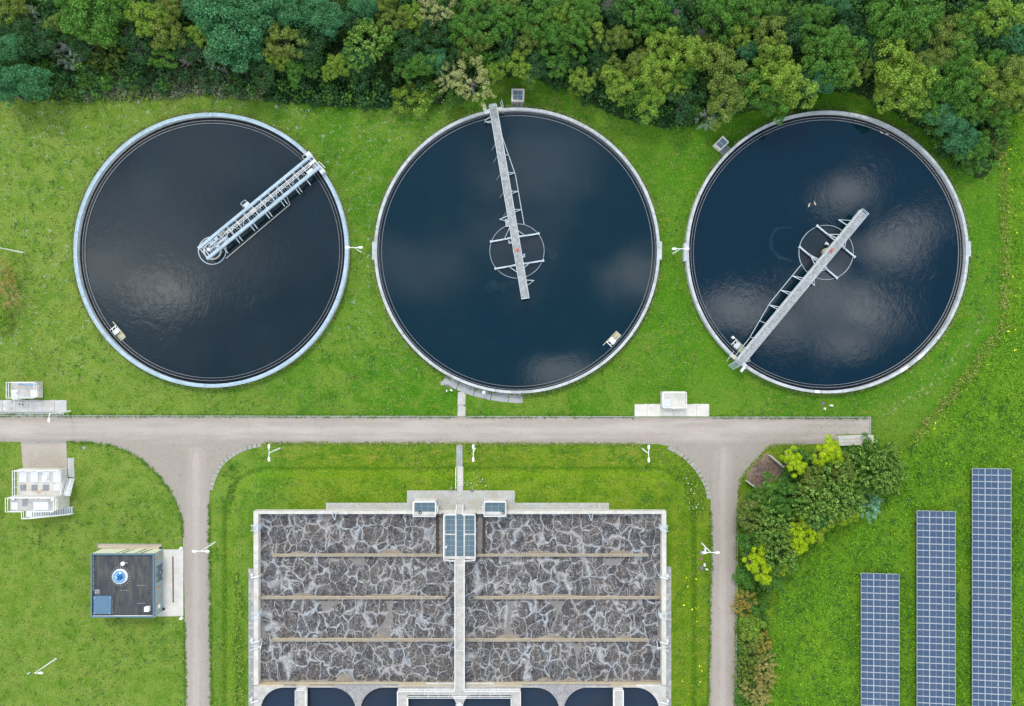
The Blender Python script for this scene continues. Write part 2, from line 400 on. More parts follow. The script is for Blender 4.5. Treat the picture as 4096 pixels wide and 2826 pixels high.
def gravel(name, a, b):
    g = G(name); p = g.pos()
    c = g.mix(g.rng(g.vor(p, 9), .1, .6), a, b); c = g.mix(g.rng(g.noise(p, 3, 5, .8), .45, .7, 0, .6), c, tuple(x*.45 for x in a))
    return g.pbsdf(c, .9, g.bump(g.vor(p, 9), .6, .05))
M['gravel'] = gravel('pebble_gravel', (.58, .52, .42), (.40, .34, .25))

def water(name, base, rough=.03, ripple=.08, rs=1.6, murk=None):
    g = G(name); p = g.pos()
    n = g.m('ADD', g.noise(g.map(p, (1, .75, 1), rot=(0, 0, R(25))), rs, 5, .6, .5), g.m('MULTIPLY', g.noise(p, rs*4, 3, .6), .25))
    gate = g.rng(g.noise(p, .09, 4, .6), .35, .68, .15, 1)
    c = base
    if murk: c = g.mix(g.rng(g.noise(p, .16, 6, .65, .8), .45, .75), base, murk)
    nd = g.n('ShaderNodeBump', {'Height': n, 'Strength': g.m('MULTIPLY', gate, ripple), 'Distance': .1})
    return g.pbsdf(c, rough, nd.outputs[0], 0, 1.5)
M['water_west'] = water('dark_water_rippled', (.005, .0125, .0155), .05, .20, 1.1, (.005, .016, .020))
M['water_mid'] = water('dark_water_still', (.0002, .0135, .0215), .04, .06, 1.2, (.002, .016, .022))
M['water_east'] = water('dark_water_blue', (.0000, .0115, .0215), .04, .13, 1.1)
M['water_inlet'] = water('inlet_water', (.010, .022, .030), .06, .08, 1.5, (.026, .026, .028))
M['water_sel'] = water('selector_water', (.018, .03, .05), .08, .08, 2.0, (.03, .032, .038))
M['film'] = water('scum_film', (.003, .018, .027), .06, .06, 1.2, (.014, .032, .041))
M['launder'] = water('launder_water', (.004, .007, .008), .08, .2, 2.5)

def aerated():
    g = G('aerated_sludge_water'); p = g.pos()
    def warp(q, sc_, amt, det=2.0):
        nz = g.n('ShaderNodeTexNoise', {'Vector': p, 'Scale': sc_, 'Detail': det, 'Roughness': .5}).outputs['Color']
        o_ = g.n('ShaderNodeVectorMath', {0: nz, 1: (.5, .5, .5)}, operation='SUBTRACT').outputs[0]
        o_ = g.n('ShaderNodeVectorMath', {0: o_, 'Scale': amt}, operation='SCALE').outputs[0]
        return g.n('ShaderNodeVectorMath', {0: q, 1: o_}, operation='ADD').outputs[0]
    q = warp(warp(p, .40, 2.2, 1), 1.5, .62, 1)
    qf = g.map(q, (1.0, .70, 0))
    wid = g.rng(g.noise(p, .30, 3, .6), .40, .62, .028, .064)
    jit = g.m('MULTIPLY', g.m('SUBTRACT', g.noise(p, 5.0, 5, .75), .5), .16)
    brd = g.rng(g.m('ABSOLUTE', g.m('SUBTRACT', g.noise(g.map(q, (1.5, 1.0, 0)), 3.2, 5, .65), .5)), .09, .0, .45, 1.0)
    def net(sc_, w_, off, strength, jk=1.0, hard=.15):
        e = g.vor(g.map(qf, loc=off), sc_, 'DISTANCE_TO_EDGE', .72)
        r_ = g.m('DIVIDE', g.m('ADD', e, g.m('MULTIPLY', jit, jk)), w_)
        return g.m('MULTIPLY', g.rng(r_, 1.15, hard), strength)
    a = g.m('MULTIPLY', net(.56, g.m('MULTIPLY', wid, 1.45), (0, 0, 0), g.rng(g.noise(p, .8, 4, .6), .36, .52, .6, 1), .45, -.1), brd)
    b = net(1.25, g.m('MULTIPLY', wid, .62), (3.3, 1.7, 0), g.rng(g.noise(p, .5, 4, .6), .40, .56, .2, .75), .28)
    c3 = net(2.6, .034, (8.3, 4.7, 0), g.rng(g.noise(p, .6, 4, .65), .42, .58, .05, .48), .14)
    c4 = net(4.6, .045, (2.3, 6.7, 0), g.rng(g.noise(p, .7, 4, .65), .44, .60, 0, .30), .14)
    f1 = g.vor(g.map(q, (1.0, .70, 0)), .56, 'F1', .72)
    ph = g.m('ADD', g.m('MULTIPLY', f1, 26.0), g.m('MULTIPLY', g.noise(p, 2.6, 5, .7), 16.0))
    arcs = g.m('MULTIPLY', g.rng(g.m('SINE', ph), .75, .98), g.rng(g.noise(p, 1.7, 4, .65), .44, .60, 0, .40))
    fl = g.m('MAXIMUM', g.m('MAXIMUM', g.m('MAXIMUM', a, b), c4), g.m('MAXIMUM', c3, arcs))
    wat = g.mix(g.rng(g.noise(p, .5, 4, .6), .42, .60), (.050, .043, .040), (.078, .066, .058))
    fo = g.mix(g.rng(g.noise(p, .5, 3), .4, .6), (.46, .50, .53), (.40, .405, .40))
    c = g.mix(fl, wat, fo)
    return g.pbsdf(c, g.m('ADD', g.m('MULTIPLY', fl, .5), .15), g.bump(g.m('ADD', fl, g.noise(p, 3, 3)), .4, .05), 0, 1.45)
M['aerated'] = aerated()
def foam():
    g = G('tan_foam'); p = g.pos()
    c = g.mix(g.rng(g.noise(p, 1.5, 6, .7, 1.0), .35, .65), (.19, .165, .13), (.28, .245, .2))
    c = g.mix(g.rng(g.noise(p, 6, 4, .8), .5, .7, 0, .5), c, (.2, .15, .1))
    return g.pbsdf(c, .9, g.bump(g.noise(p, 5, 5), .5, .05))
M['foam'] = foam()
M['greyfoam'] = plain('grey_foam', (.20, .195, .185), (.145, .135, .125), .85, sc_=2.0)

def solar():
    g = G('solar_cells'); o = g.obj()
    br = g.n('ShaderNodeTexBrick', {'Vector': o, 'Color1': (.014, .040, .095, 1), 'Color2': (.034, .068, .13, 1), 'Mortar': (.16, .205, .25, 1),
             'Scale': 1.0, 'Mortar Size': .011, 'Brick Width': .15, 'Row Height': .16}, offset=0.0).outputs['Color']
    r = g.n('ShaderNodeObjectInfo').outputs['Random']
    c = g.mix(g.m('MULTIPLY', r, .45), br, (.035, .07, .13))
    c = g.mix(g.rng(g.noise(g.pos(), 2.2, 4, .7), .5, .68, 0, .35), c, (.09, .115, .14))
    return g.pbsdf(c, .18, None, 0, 1.32)
M['solar'] = solar()
M['solarframe'] = plain('module_frame', (.58, .62, .66), None, .4, .2)

def leaf(name, a, b, c_, tip=None, trans=.38, k=1.75):
    a, b, c_ = (tuple(min(.9, x*k) for x in q) for q in (a, b, c_))
    g = G(name)
    oi = g.n('ShaderNodeObjectInfo').outputs['Random']
    isl = g.n('ShaderNodeNewGeometry').outputs['Random Per Island']
    n1 = g.noise(g.pos(), .55, 4, .6)
    c = g.mix(oi, a, b)
    c = g.mix(g.rng(n1, .40, .66, 0, .65), c, c_)
    c = g.mix(g.m('MULTIPLY', isl, .65), c, g.mix(.5, c_, a))
    hsv = g.n('ShaderNodeHueSaturation', {'Color': c, 'Value': g.rng(isl, 0, 1, .40, 1.65, False)}).outputs[0]
    if tip:
        hsv = g.mix(g.m('MULTIPLY', g.rng(isl, .62, .70), .85), hsv, tip)
    d = g.n('ShaderNodeBsdfPrincipled', {'Base Color': hsv, 'Roughness': .6, 'Specular IOR Level': .3})
    t = g.n('ShaderNodeBsdfTranslucent', {'Color': hsv})
    ms = g.n('ShaderNodeMixShader', {0: trans, 1: d.outputs[0], 2: t.outputs[0]})
    g.t.links.new(ms.outputs[0], g.out.inputs[0]); return g.mat
LEAF = {
 'teal':   leaf('teal_leaves', (.026, .115, .042), (.040, .135, .054), (.066, .18, .076)),
 'green':  leaf('green_leaves', (.040, .128, .018), (.060, .152, .022), (.090, .180, .028)),
 'yellow': leaf('yellow_green_leaves', (.105, .205, .022), (.145, .230, .028), (.185, .24, .04)),
 'olive':  leaf('olive_leaves', (.080, .148, .022), (.110, .160, .028), (.15, .17, .04)),
 'dark':   leaf('dark_green_leaves', (.014, .055, .018), (.022, .070, .022), (.036, .090, .024)),
 'silver': leaf('silver_leaves', (.20, .25, .21), (.17, .22, .18), (.26, .30, .26)),
 'willow': leaf('pale_willow_leaves', (.21, .235, .085), (.19, .23, .075), (.25, .25, .12)),
 'lime':   leaf('lime_leaves', (.235, .325, .004), (.20, .31, .005), (.28, .34, .010)),
 'limedk': leaf('dull_lime_leaves', (.15, .23, .010), (.18, .24, .014), (.2, .26, .02)),
 'tipped': leaf('bright_tipped_leaves', (.050, .145, .020), (.066, .165, .024), (.095, .19, .030), (.40, .55, .11)),
 'bluish': leaf('blue_silver_leaves', (.12, .26, .17), (.14, .28, .19), (.2, .34, .25)),
 'rust':   leaf('rusty_autumn_leaves', (.22, .18, .035), (.24, .17, .04), (.25, .22, .06)),
 'tanleaf': leaf('tan_leaves', (.22, .21, .06), (.21, .19, .06), (.26, .23, .09)),
 'bramble': leaf('bramble_leaves', (.10, .15, .06), (.13, .15, .085), (.16, .165, .12)),
}

# ------------------------------------------------------------------ terrain
WL_BASIN, WALL_TOP, PLAT = 1.2, 2.3, 1.1
def smooth(t): t = max(0., min(1., t)); return t*t*(3-2*t)
def hgt(x, y):
    px, py = 2048 + x/S, 1413 - y/S
    dx = max(1075-px, px-2600, 0); dy = max(2045-py, 0)
    d = math.hypot(dx, dy)
    return PLAT * (1 - smooth((d-75)/115))
def grid_axis(lo, hi, step, ext):
    a = []; v = lo
    while v <= hi + 1e-6: a.append(v); v += step
    return [-e for e in reversed(ext)] + a + list(ext)
def terrain():
    xs = grid_axis(-84, 84, 1.0, (110, 180, 400, 900)); ys = grid_axis(-62, 60, 1.0, (110, 180, 400, 900))
    mb = MB(); nx = len(xs)
    mb.v = [(x, y, hgt(x, y)) for y in ys for x in xs]
    for j in range(len(ys)-1):
        for i in range(nx-1): mb.f.append((j*nx+i, j*nx+i+1, (j+1)*nx+i+1, (j+1)*nx+i)); mb.m.append(0)
    struct(mb, 'ground', M['lawn'], 'mown grass lawn around the treatment tanks with a raised grass bank').data.polygons.foreach_set('use_smooth', [True]*len(mb.f))
terrain()
def sheet(name, pts, z, mat, label=None, wob=0.0, seed=1, step=20):
    """flat ground sheet; wob makes the edge ragged (survey units)"""
    rnd = random.Random(seed)
    if wob:
        q = []
        for i, a in enumerate(pts):
            b = pts[(i+1) % len(pts)]; n = max(1, int(math.dist(a, b)/step))
            for k in range(n):
                t = k/n; q.append((a[0]+(b[0]-a[0])*t + rnd.uniform(-wob, wob), a[1]+(b[1]-a[1])*t + rnd.uniform(-wob, wob)))
        pts = q
    mb = MB(); mb.prism(L(pts), None, z); return struct(mb, name, mat, label)

ROAD = [(-400, 1664), (0, 1664), (400, 1666), (1800, 1668), (3479, 1671), (3479, 1738), (3342, 1738), (3342, 1776), (3218, 1778), (3113, 1780.6), (3076, 1788),
        (3056, 1804), (3014, 1847), (2985, 1880), (2961, 1918), (2952, 1956), (2949, 2047), (2948, 2200), (2946, 2360), (2940, 2826), (2936, 3200),
        (2830, 3200), (2833, 2826), (2842, 2360), (2845, 2200), (2842, 2080), (2842, 2004), (2835, 1957), (2818, 1914), (2790, 1872), (2756, 1834), (2717, 1805),
        (2676, 1786), (2630, 1777), (2560, 1776), (1860, 1774), (1060, 1773), (1009, 1779), (960, 1796), (916, 1822), (882, 1854), (857, 1898),
        (845, 1933), (838, 1966), (836, 2020), (837, 2100), (840, 2300), (845, 2826), (847, 3200), (742, 3200), (743, 2826), (738, 2400), (732, 2150), (728, 2086), (710, 2025), (684, 1972),
        (649, 1919), (605, 1875), (548, 1827), (491, 1801), (438, 1781), (373, 1772), (263, 1769), (-400, 1768)]
sheet('road', ROAD, .018, M['pavers'], 'grey pink herringbone brick road with two branches going down', 1.0, 3, 22)
# kerb strips along the straight edges (a real 0.1 m step)
kb = MB()
for a, b, o in (((-400, 1662.5), (1826, 1666.5), 1.6), ((1866, 1666.5), (2536, 1667.5), 1.6), ((2836, 1669), (3480, 1669.5), 1.6), ((3481, 1668), (3481, 1737), 1.6),
                ((84, 1770), (263, 1770.5), 1.6), ((2950, 2120), (2943, 2830), 1.0)):
    kb.bar((*P(*a)[:2], .05), (*P(*b)[:2], .05), o*S*2, .12)
struct(kb, 'kerb', M['conc_grey'], 'pale concrete kerb line along the brick road')
# perforated grass pavers edging the two inner bends
def smoothpath(pts, step):
    out = []; n = len(pts)
    dense = []
    for i in range(n-1):
        p0 = pts[max(i-1, 0)]; p1 = pts[i]; p2 = pts[i+1]; p3 = pts[min(i+2, n-1)]
        for k in range(12):
            t = k/12
            dense.append(tuple(.5*((2*p1[c]) + (-p0[c]+p2[c])*t + (2*p0[c]-5*p1[c]+4*p2[c]-p3[c])*t*t + (-p0[c]+3*p1[c]-3*p2[c]+p3[c])*t**3) for c in (0, 1)))
    dense.append(pts[-1]); acc = 0; out.append(dense[0]); last = dense[0]
    for a in dense[1:]:
        acc += math.dist(a, last); last = a
        if acc >= step: out.append(a); acc = 0
    return out
pv = MB(); LN, WD = .60, .56
for i in range(5): pv.box((-LN/2+.045+i*(LN-.09)/4, 0, .03), (.05, WD, .07))
for j in range(5): pv.box((0, -WD/2+.045+j*(WD-.09)/4, .03), (LN-.16, .05, .062))
paver_me = None
for nm, pts in (('bend_edging_a', [(1046, 1781), (1009, 1787), (961, 1804), (918, 1830), (885, 1861), (862, 1902), (850, 1935), (843, 1972)]),
                ('bend_edging_b', [(2672, 1791), (2715, 1812), (2752, 1841), (2785, 1878), (2812, 1918), (2829, 1959), (2837, 2006)])):
    pth = smoothpath(pts, .62/S)
    left = nm.endswith('a')
    root = thing('grass_paver_edging', 'white perforated concrete pavers edging the ' + ('left' if left else 'right') + ' inner road bend', 'edging', P(*pts[3]), 'perforated paver edgings on the road bends')
    for i in range(len(pth)-1):
        a, b = P(*pth[i]), P(*pth[i+1]); c = (a+b)/2; d = b-a
        if paver_me is None:
            o = pv.build('grass_paver', M['conc'], None); o.location = (0, 0, 0)
            o.data.transform(Matrix.Translation(ORI[o.name])); paver_me = o
        else:
            o = paver_me.copy(); col.objects.link(o)
        o.parent = root; o.location = (c.x-root.location.x, c.y-root.location.y, .012 + random.uniform(-.004, .004)); o.rotation_euler = (0, 0, math.atan2(d.y, d.x))

# ------------------------------------------------------------------ slabs, pads and paths
def slab_row(name, label, xs, y0, y1, z, mat, gap=.6, rag=0.0, seed=2):
    rnd = random.Random(seed)
    root = thing(name, label, 'paving', P((xs[0]+xs[-1])/2, (y0+y1)/2)); ob = []
    for a, b in zip(xs, xs[1:]):
        mb = MB(); n = 7
        top = [(a+gap+(b-a-2*gap)*i/n, y0 + rnd.uniform(-rag, rag)) for i in range(n+1)]
        mb.prism(L(list(reversed(top + [(b-gap, y1-gap), (a+gap, y1-gap)]))), 0.0, z + rnd.uniform(-.006, .006)); ob.append(mb.build('slab', mat, root))
    return root, ob
r_, _ = slab_row('slab_apron', 'row of large grey concrete slabs below the railed chamber at left edge', [-41, 11.7, 64, 116, 168, 219, 267], 1601, 1649, .05, M['slab'], .5, 1.6)
mb = MB()
for i in range(22): mb.box((*P(-30+i*13.4, 1655)[:2], .03), (.47, .40, .05 + .004*(i % 3)))
mb.build('gutter_tiles', M['conc_grey'], r_, kind='stuff')
for (x, y) in ((19, 1610), (47.5, 1608), (19, 1636), (47, 1635)):
    mb = MB(); mb.pbox(x-5.5, y-5.5, x+5.5, y+5.5, .05, .075, 0); mb.build('lifting_cap', M['conc_grey'] if x > 30 else M['slab_bright'], r_)
for x, y in ((79, 1618), (92, 1619)):
    mb = MB(); mb.lathe(P(x, y), [(0, .072), (.11, .07), (.12, .05)], 12); mb.build('pipe_cap', M['dark'], r_)
slab_row('slab_apron', 'row of large pale concrete slabs below the white chamber by the right tank', [2538, 2588.4, 2641, 2694, 2740, 2786.4, 2836.5], 1617, 1667, .05, M['slab_bright'], .4, 1.5, 5)
# curved apron of the middle tank
root = thing('curved_apron', 'curved row of grey concrete slabs under the bottom of the middle tank', 'paving', P(1930, 1570))
ou = [(1767, 1526), (1824, 1559), (1892, 1585), (1962, 1601), (2033, 1611), (2092, 1613)]
inn = [(1786, 1502), (1838, 1529), (1901, 1553), (1968, 1568), (2035, 1576), (2092, 1577)]
for i in range(5):
    mb = MB(); e = .045
    pts = []
    for a, b in ((ou[i], ou[i+1]),):
        for t in (0, .25, .5, .75, 1): pts.append((a[0]+(b[0]-a[0])*(e/2+t*(1-e)), a[1]+(b[1]-a[1])*(e/2+t*(1-e)) + 3.0*t*(1-t)*(1 if i < 4 else .3)))
    a, b = inn[i], inn[i+1]
    for t in (1, .5, 0): pts.append((a[0]+(b[0]-a[0])*(e/2+t*(1-e)), a[1]+(b[1]-a[1])*(e/2+t*(1-e))))
    mb.prism(L(pts), 0, .05 + .006*(i % 2)); mb.build('slab', M['conc_grey'], root)
for x, y, s in ((1770, 1534, 14), (1782, 1536, 9)):
    mb = MB(); mb.pbox(x-s/2, y-s/2, x+s/2, y+s/2, 0, .06, 0); mb.build('small_slab', M['conc_grey'], root)
root = thing('slab_path', 'short concrete slab path between the middle tank and the road', 'path', P(1847, 1620))
for y0, y1 in ((1569, 1620.5), (1621.5, 1666)):
    mb = MB(); mb.prism(L([(1830, y1), (1861, y1), (1863, y0+8), (1852, y0+1), (1832, y0)]), 0, .045); mb.build('slab', M['slab'], root)
root = thing('tile_path', 'narrow tile path from the road to the grass bank steps', 'path', P(1839, 1830))
mb = MB(); rnd = random.Random(4)
for j in range(12):
    for i in range(3): mb.box((*P(1829.5+i*8.2, 1780+j*7.6)[:2], .02+rnd.uniform(0, .006)), (.29, .27, .05))
mb.build('paving_tiles', M['conc_grey'], root, kind='stuff')
sheet('brick_pad', [(85, 1771), (266, 1771), (270, 1872), (92, 1872)], .022, M['pinkpavers'], 'square weedy brick pad above the station with steps', 1.2, 7, 12)
root = thing('tile_path', 'short pale tile strip beside the brick pad at left', 'path', P(284, 1870))
mb = MB()
for j in range(10):
    for i in range(2): mb.box((*P(277.5+i*12.8+j*.2, 1836+j*7.7)[:2], .03+rnd.uniform(0, .006)), (.46, .27, .05))
mb.build('paving_tiles', M['slab'], root, kind='stuff')

# ------------------------------------------------------------------ round tanks
RIMZ, WAT = 1.15, .5
def round_tank(cx, cy, rp, rim_w, weir_px, baf_px, label, wallmat, rimmat, watmat, segs, n_teeth, inlet=None, patches=(), piers=(), step=None):
    c = P(cx, cy, RIMZ); k = S*(ALT-RIMZ)/ALT; r = rp*k
    kw = S*(ALT-WAT)/ALT; rw = weir_px*kw; rb = baf_px*kw
    t = thing('round_tank', label, 'tank', (c.x, c.y, 0), 'round settling tanks')
    mb = MB(); mb.ring(c, r-rim_w, r-.02, -.05, RIMZ-.14, n=160); mb.build('wall', wallmat, t)
    for i in range(segs):
        a0 = 2*math.pi*i/segs + .11; a1 = a0 + 2*math.pi/segs - .0026
        mb = MB(); mb.ring(c, r-rim_w-.03, r, RIMZ-.14, RIMZ, a0, a1, n=max(8, 160//segs))
        if rimmat is M['rim_blue']: mb.ring(c, r-.20, r-.15, RIMZ, RIMZ+.03, a0, a1, n=max(8, 160//segs))
        mb.build('rim_segment', rimmat, t)
    mb = MB(); mb.ring(c, rw-.05, rw+.02, .1, WAT+.02, n=160); mb.build('launder_wall', M['brownwall'], t)
    mb = MB()
    for i in range(n_teeth):
        a = 2*math.pi*i/n_teeth; a1 = a + 2*math.pi/n_teeth*.55
        mb.ring(c, rw-.035, rw+.035, WAT+.02, WAT+.13, a, a1, n=1)
    mb.build('weir_teeth', M['conc_grey'], t, kind='stuff')
    mb = MB(); mb.ring(c, rb-.022, rb+.022, .2, WAT+.16, n=160); mb.build('scum_baffle', M['greycover'], t)
    mb = MB(); mb.ring(c, rw-.02, r-rim_w+.01, .1, .28, n=160); o = mb.build('launder_channel', M['launder'], t)
    for a0, a1 in patches:
        mb = MB(); mb.ring(c, r-rim_w-.032, r+.004, RIMZ-.13, RIMZ+.006, a0, a1, n=8); mb.build('rim_patch', M['white'], t)
    for ang, ln in piers:
        mb = MB(); mb.box((c.x+(r+.10)*math.cos(ang), c.y+(r+.10)*math.sin(ang), RIMZ/2+.01), (.36, ln, RIMZ+.03), ang); mb.build('wall_pier', rimmat, t)
    mb = MB(); n = 160
    mb.add([(c.x, c.y, WAT)] + [(c.x+(rw-.01)*math.cos(2*math.pi*i/n), c.y+(rw-.01)*math.sin(2*math.pi*i/n), WAT) for i in range(n)], [(0, 1+i, 1+(i+1) % n) for i in range(n)])
    struct(mb, 'water', watmat, 'dark still water in the ' + label.split(' round')[0].split(' ')[-1] + ' round tank')
    if inlet:
        mb = MB(); mb.add([(c.x, c.y, WAT+.006)] + [(c.x+inlet*math.cos(2*math.pi*i/64), c.y+inlet*math.sin(2*math.pi*i/64), WAT+.006) for i in range(64)], [(0, 1+i, 1+(i+1) % 64) for i in range(64)])
        struct(mb, 'water', M['water_inlet'], 'murky brown water inside the inlet ring')
    return t, c, r
T1, C1, R1 = round_tank(843.5, 1001.5, 550, .50, 520, 509, 'left round settling tank with a blue grey sectioned rim', M['rim'], M['rim_blue'], M['water_west'], 13, 480)
T2, C2, R2 = round_tank(2068, 1003, 572, .38, 553, 541, 'middle round settling tank with a pale concrete rim', M['rim'], M['rim'], M['water_mid'], 24, 480, 4.0, (), ((0, 2.7), (math.pi, 2.7)))
T3, C3, R3 = round_tank(3310, 1009, 565.5, .38, 540, 530, 'right round settling tank with a grey patched rim', M['rim'], M['rim'], M['water_east'], 24, 480, 4.0,
                        ((R(-58.5), R(-55.5)), (R(-49.5), R(-46.5)), (R(-95), R(-93.2))), ((R(1.3), 2.2), (R(180), 2.7)))
# left tank: inlet well rings
mb = MB(); mb.ring(C1, 2.0, 2.09, .1, .72, n=64); mb.build('inlet_ring', M['galv'], T1)
mb = MB(); mb.ring(C1, 1.13, 1.38, .1, .62, n=48); mb.build('centre_column', M['conc'], T1)
mb = MB(); mb.add([(C1.x, C1.y, WAT+.006)] + [(C1.x+2.0*math.cos(2*math.pi*i/48), C1.y+2.0*math.sin(2*math.pi*i/48), WAT+.006) for i in range(48)], [(0, 1+i, 1+(i+1) % 48) for i in range(48)])
struct(mb, 'water', M['water_inlet'], 'murky brown water in the centre well of the left tank')
mb = MB(); a = P(1935, 1570, 1.1); mb.box((a.x, a.y, 1.16), (.46, .44, .06)); 
for s in (-.2, .2): mb.bar((a.x+s, a.y-.2, 1.14), (a.x+s, a.y-.95, .02), .05, .05)
for q in (.35, .6, .85): mb.bar((a.x-.2, a.y-.2-.75*q, 1.14-1.1*q), (a.x+.2, a.y-.2-.75*q, 1.14-1.1*q), .04, .04)
single(mb, 'access_ladder', M['alu'], 'small white ladder step against the bottom rim of the middle tank', 'ladder')

# ------------------------------------------------------------------ scraper bridges, middle and right tank (same make)
def scraper_bridge(label):
    t = thing('scraper_bridge', label, 'bridge', (0, 0, 0), 'concrete deck scraper bridges')
    U0, U1, DZ, HW = -7.35, 21.25, 2.3, .55
    mb = MB(); mb.box(((U0+U1)/2, 0, DZ-.1), (U1-U0, 2*HW-.1, .2)); mb.build('deck', M['conc_deck'], t)
    for s in (-1, 1):
        mb = MB(); mb.box(((U0+U1)/2, s*(HW-.01), DZ-.06), (U1-U0, .09, .26)); mb.build('edge_kerb', M['conc'], t)
        mb = MB()
        for z in (.55, 1.0): mb.bar((U0, s*HW, DZ+z), (U1, s*HW, DZ+z), .055, .055)
        for i in range(15):
            u = U0 + (U1-U0)*i/14; mb.bar((u, s*HW, DZ-.1), (u, s*HW, DZ+1.0), .05, .05)
        mb.build('handrail', M['galv'], t)
        mb = MB(); mb.box(((U0+U1)/2, s*.34, DZ-.55), (U1-U0-.4, .16, .7)); mb.build('girder', M['conc_grey'], t)
    mb = MB()
    for z in (.55, 1.0): mb.bar((U0, -HW, DZ+z), (U0, HW, DZ+z), .055, .055)
    mb.box((U0+.04, 0, DZ-.02), (.09, 2*HW, .2)); mb.build('end_rail', M['galv'], t)
    mb = MB(); mb.lathe((0, 0, 0), [(.62, .3), (.62, 1.55), (.38, 1.55), (.38, 1.3)], 28); mb.build('centre_column', M['yellowbeam'], t)
    mb = MB(); mb.lathe((-.05, 0, DZ), [(.20, 0), (.20, .28), (.12, .36), (0, .37)], 20); mb.build('slip_ring_cap', M['orange'], t)
    mb = MB(); mb.ring((0, 0, 0), 4.03, 4.075, .3, .72, n=96); mb.build('inlet_baffle_ring', M['galv'], t)
    for u in (1.98, -2.1):
        mb = MB(); mb.bar((u, -3.62, .95), (u, 3.62, .95), .20, .18)
        for s in (-1, 1): mb.box((u, s*3.62, .92), (.36, .22, .24))
        b = mb.build('cross_beam', M['galv'], t)
        mb = MB()
        for s in (-1, 1): mb.bar((u, s*1.9, 1.0), (u, s*.5, 2.0), .09, .09)
        q = 1.5 if u > 0 else -1.2
        mb.bar((u, -1.6*(-1), 1.05), (u+q, .5, 1.9), .08, .08)
        mb.bar((u, -1.6, 1.05), (u+q*.6, -.5, 1.9), .08, .08)
        mb.build('strut', M['galv'], b)
    mb = MB()
    for u, s in ((5.2, 1), (-4.6, -1)):
        mb.bar((u-.2, s*1.75, 1.0), (u, s*.5, 1.9), .10, .10); mb.bar((u-.2, s*1.75, 1.0), (u-.9, s*.5, 1.9), .06, .06)
    mb.build('hanger_arm', M['galv'], t)
    for u, s in ((1.35, 1), (-1.0, -1)):
        mb = MB(); mb.box((u, s*.78, .95), (.3, .55, .16)); mb.lathe((u+.2, s*.95, .9), [(.13, 0), (.13, .35), (0, .38)], 12); mb.build('guide_roller', M['galv'], t)
    # skimmer rail on the running side (local y negative)
    rail = [(20.6, -.60), (17.2, -.66), (11.55, -1.60), (11.2, -1.66), (3.68, -1.70)]
    mb = MB(); mb.tube([(u, y, .72) for u, y in rail], .065, 6); mb.build('skimmer_rail', M['galv'], t)
    for u, y, two in ((17.0, -.7, 0), (14.2, -1.15, 0), (11.5, -1.6, 1), (8.7, -1.66, 1), (5.95, -1.69, 1)):
        mb = MB(); mb.bar((u, y, .8), (u, -.5, 1.9), .09, .09)
        if two: mb.bar((u, y, .8), (u-.42, -.5, 1.9), .09, .09)
        mb.build('rail_bracket', M['galv'], t)
    for u in (16.0, 14.2, 11.5, 8.8, 5.9):
        mb = MB(); mb.bar((u, .5, 1.9), (u-.55, 1.25, .4), .04, .04); mb.build('scraper_link', M['galv'], t)
    mb = MB(); mb.box((4.3, .82, 1.15), (1.2, .34, .08))
    for i in range(5): mb.bar((3.75+i*.27, .64, 1.24), (3.75+i*.27, 1.0, 1.24), .05, .05)
    for y in (.64, 1.0): mb.bar((3.7, y, 1.24), (4.9, y, 1.24), .05, .05)
    mb.build('side_ladder', M['alu'], t)
    # running gear on the rim
    mb = MB(); mb.box((20.9, .95, 1.5), (.56, .82, .6)); b = mb.build('drive_box', M['alu'], t)
    mb = MB(); mb.tube([(21.3, 1.22, 1.9), (22.0, 1.25, 1.9)], .2, 14); mb.tube([(21.15, 1.22, 1.9), (21.3, 1.22, 1.9)], .27, 14); mb.build('motor', M['white'], b)
    mb = MB(); mb.box((20.95, -.98, 1.5), (.52, .78, .6)); mb.build('wheel_box', M['conc_white'], t)
    for y in (.8, -.85):
        mb = MB(); mb.tube([(20.9, y-.12, 1.36), (20.9, y+.12, 1.36)], .21, 16); mb.build('wheel', M['dark'], t)
    mb = MB()
    for y, z in ((-1.35, 1.4), (-1.55, 2.2)): mb.bar((20.4, y, z), (22.1, y+.12, z), .05, .05)
    mb.bar((21.2, -1.35, 1.2), (21.2, -1.35, 2.3), .05, .05)
    mb.build('barrier_arm', M['galv'], t)
    mb = MB()
    for i in range(5): mb.bar((21.4+i*.2, -.42, 2.15-i*.36), (21.4+i*.2, .42, 2.15-i*.36), .10, .05)
    for y in (-.45, .45):
        mb.bar((21.3, y, 2.25), (22.3, y, .55), .07, .07); mb.bar((21.3, y, 2.9), (22.0, y, 1.7), .05, .05); mb.bar((21.3, y, 2.2), (21.3, y, 3.2), .06, .06)
    mb.build('end_ladder', M['galv'], t)
    mb = MB(); mb.bar((20.2, .6, 1.3), (19.9, 1.5, .9), .1, .08); mb.bar((19.6, .6, 1.2), (19.7, 1.55, .8), .08, .08); mb.tube([(19.5, .55, .9), (19.6, 1.2, .85)], .12, 8)
    mb.build('channel_brush', M['galv'], t)
    return t
B2 = scraper_bridge('concrete deck scraper bridge with orange cap over the middle tank')
B3 = copy_tree(B2); B3['label'] = 'concrete deck scraper bridge with orange cap over the right tank'
B2.location = (C2.x, C2.y, 0); B2.rotation_euler = (0, 0, math.atan2(.986, -.167))
B3.location = (C3.x, C3.y, 0); B3.rotation_euler = (0, 0, math.atan2(-.770, -.638))

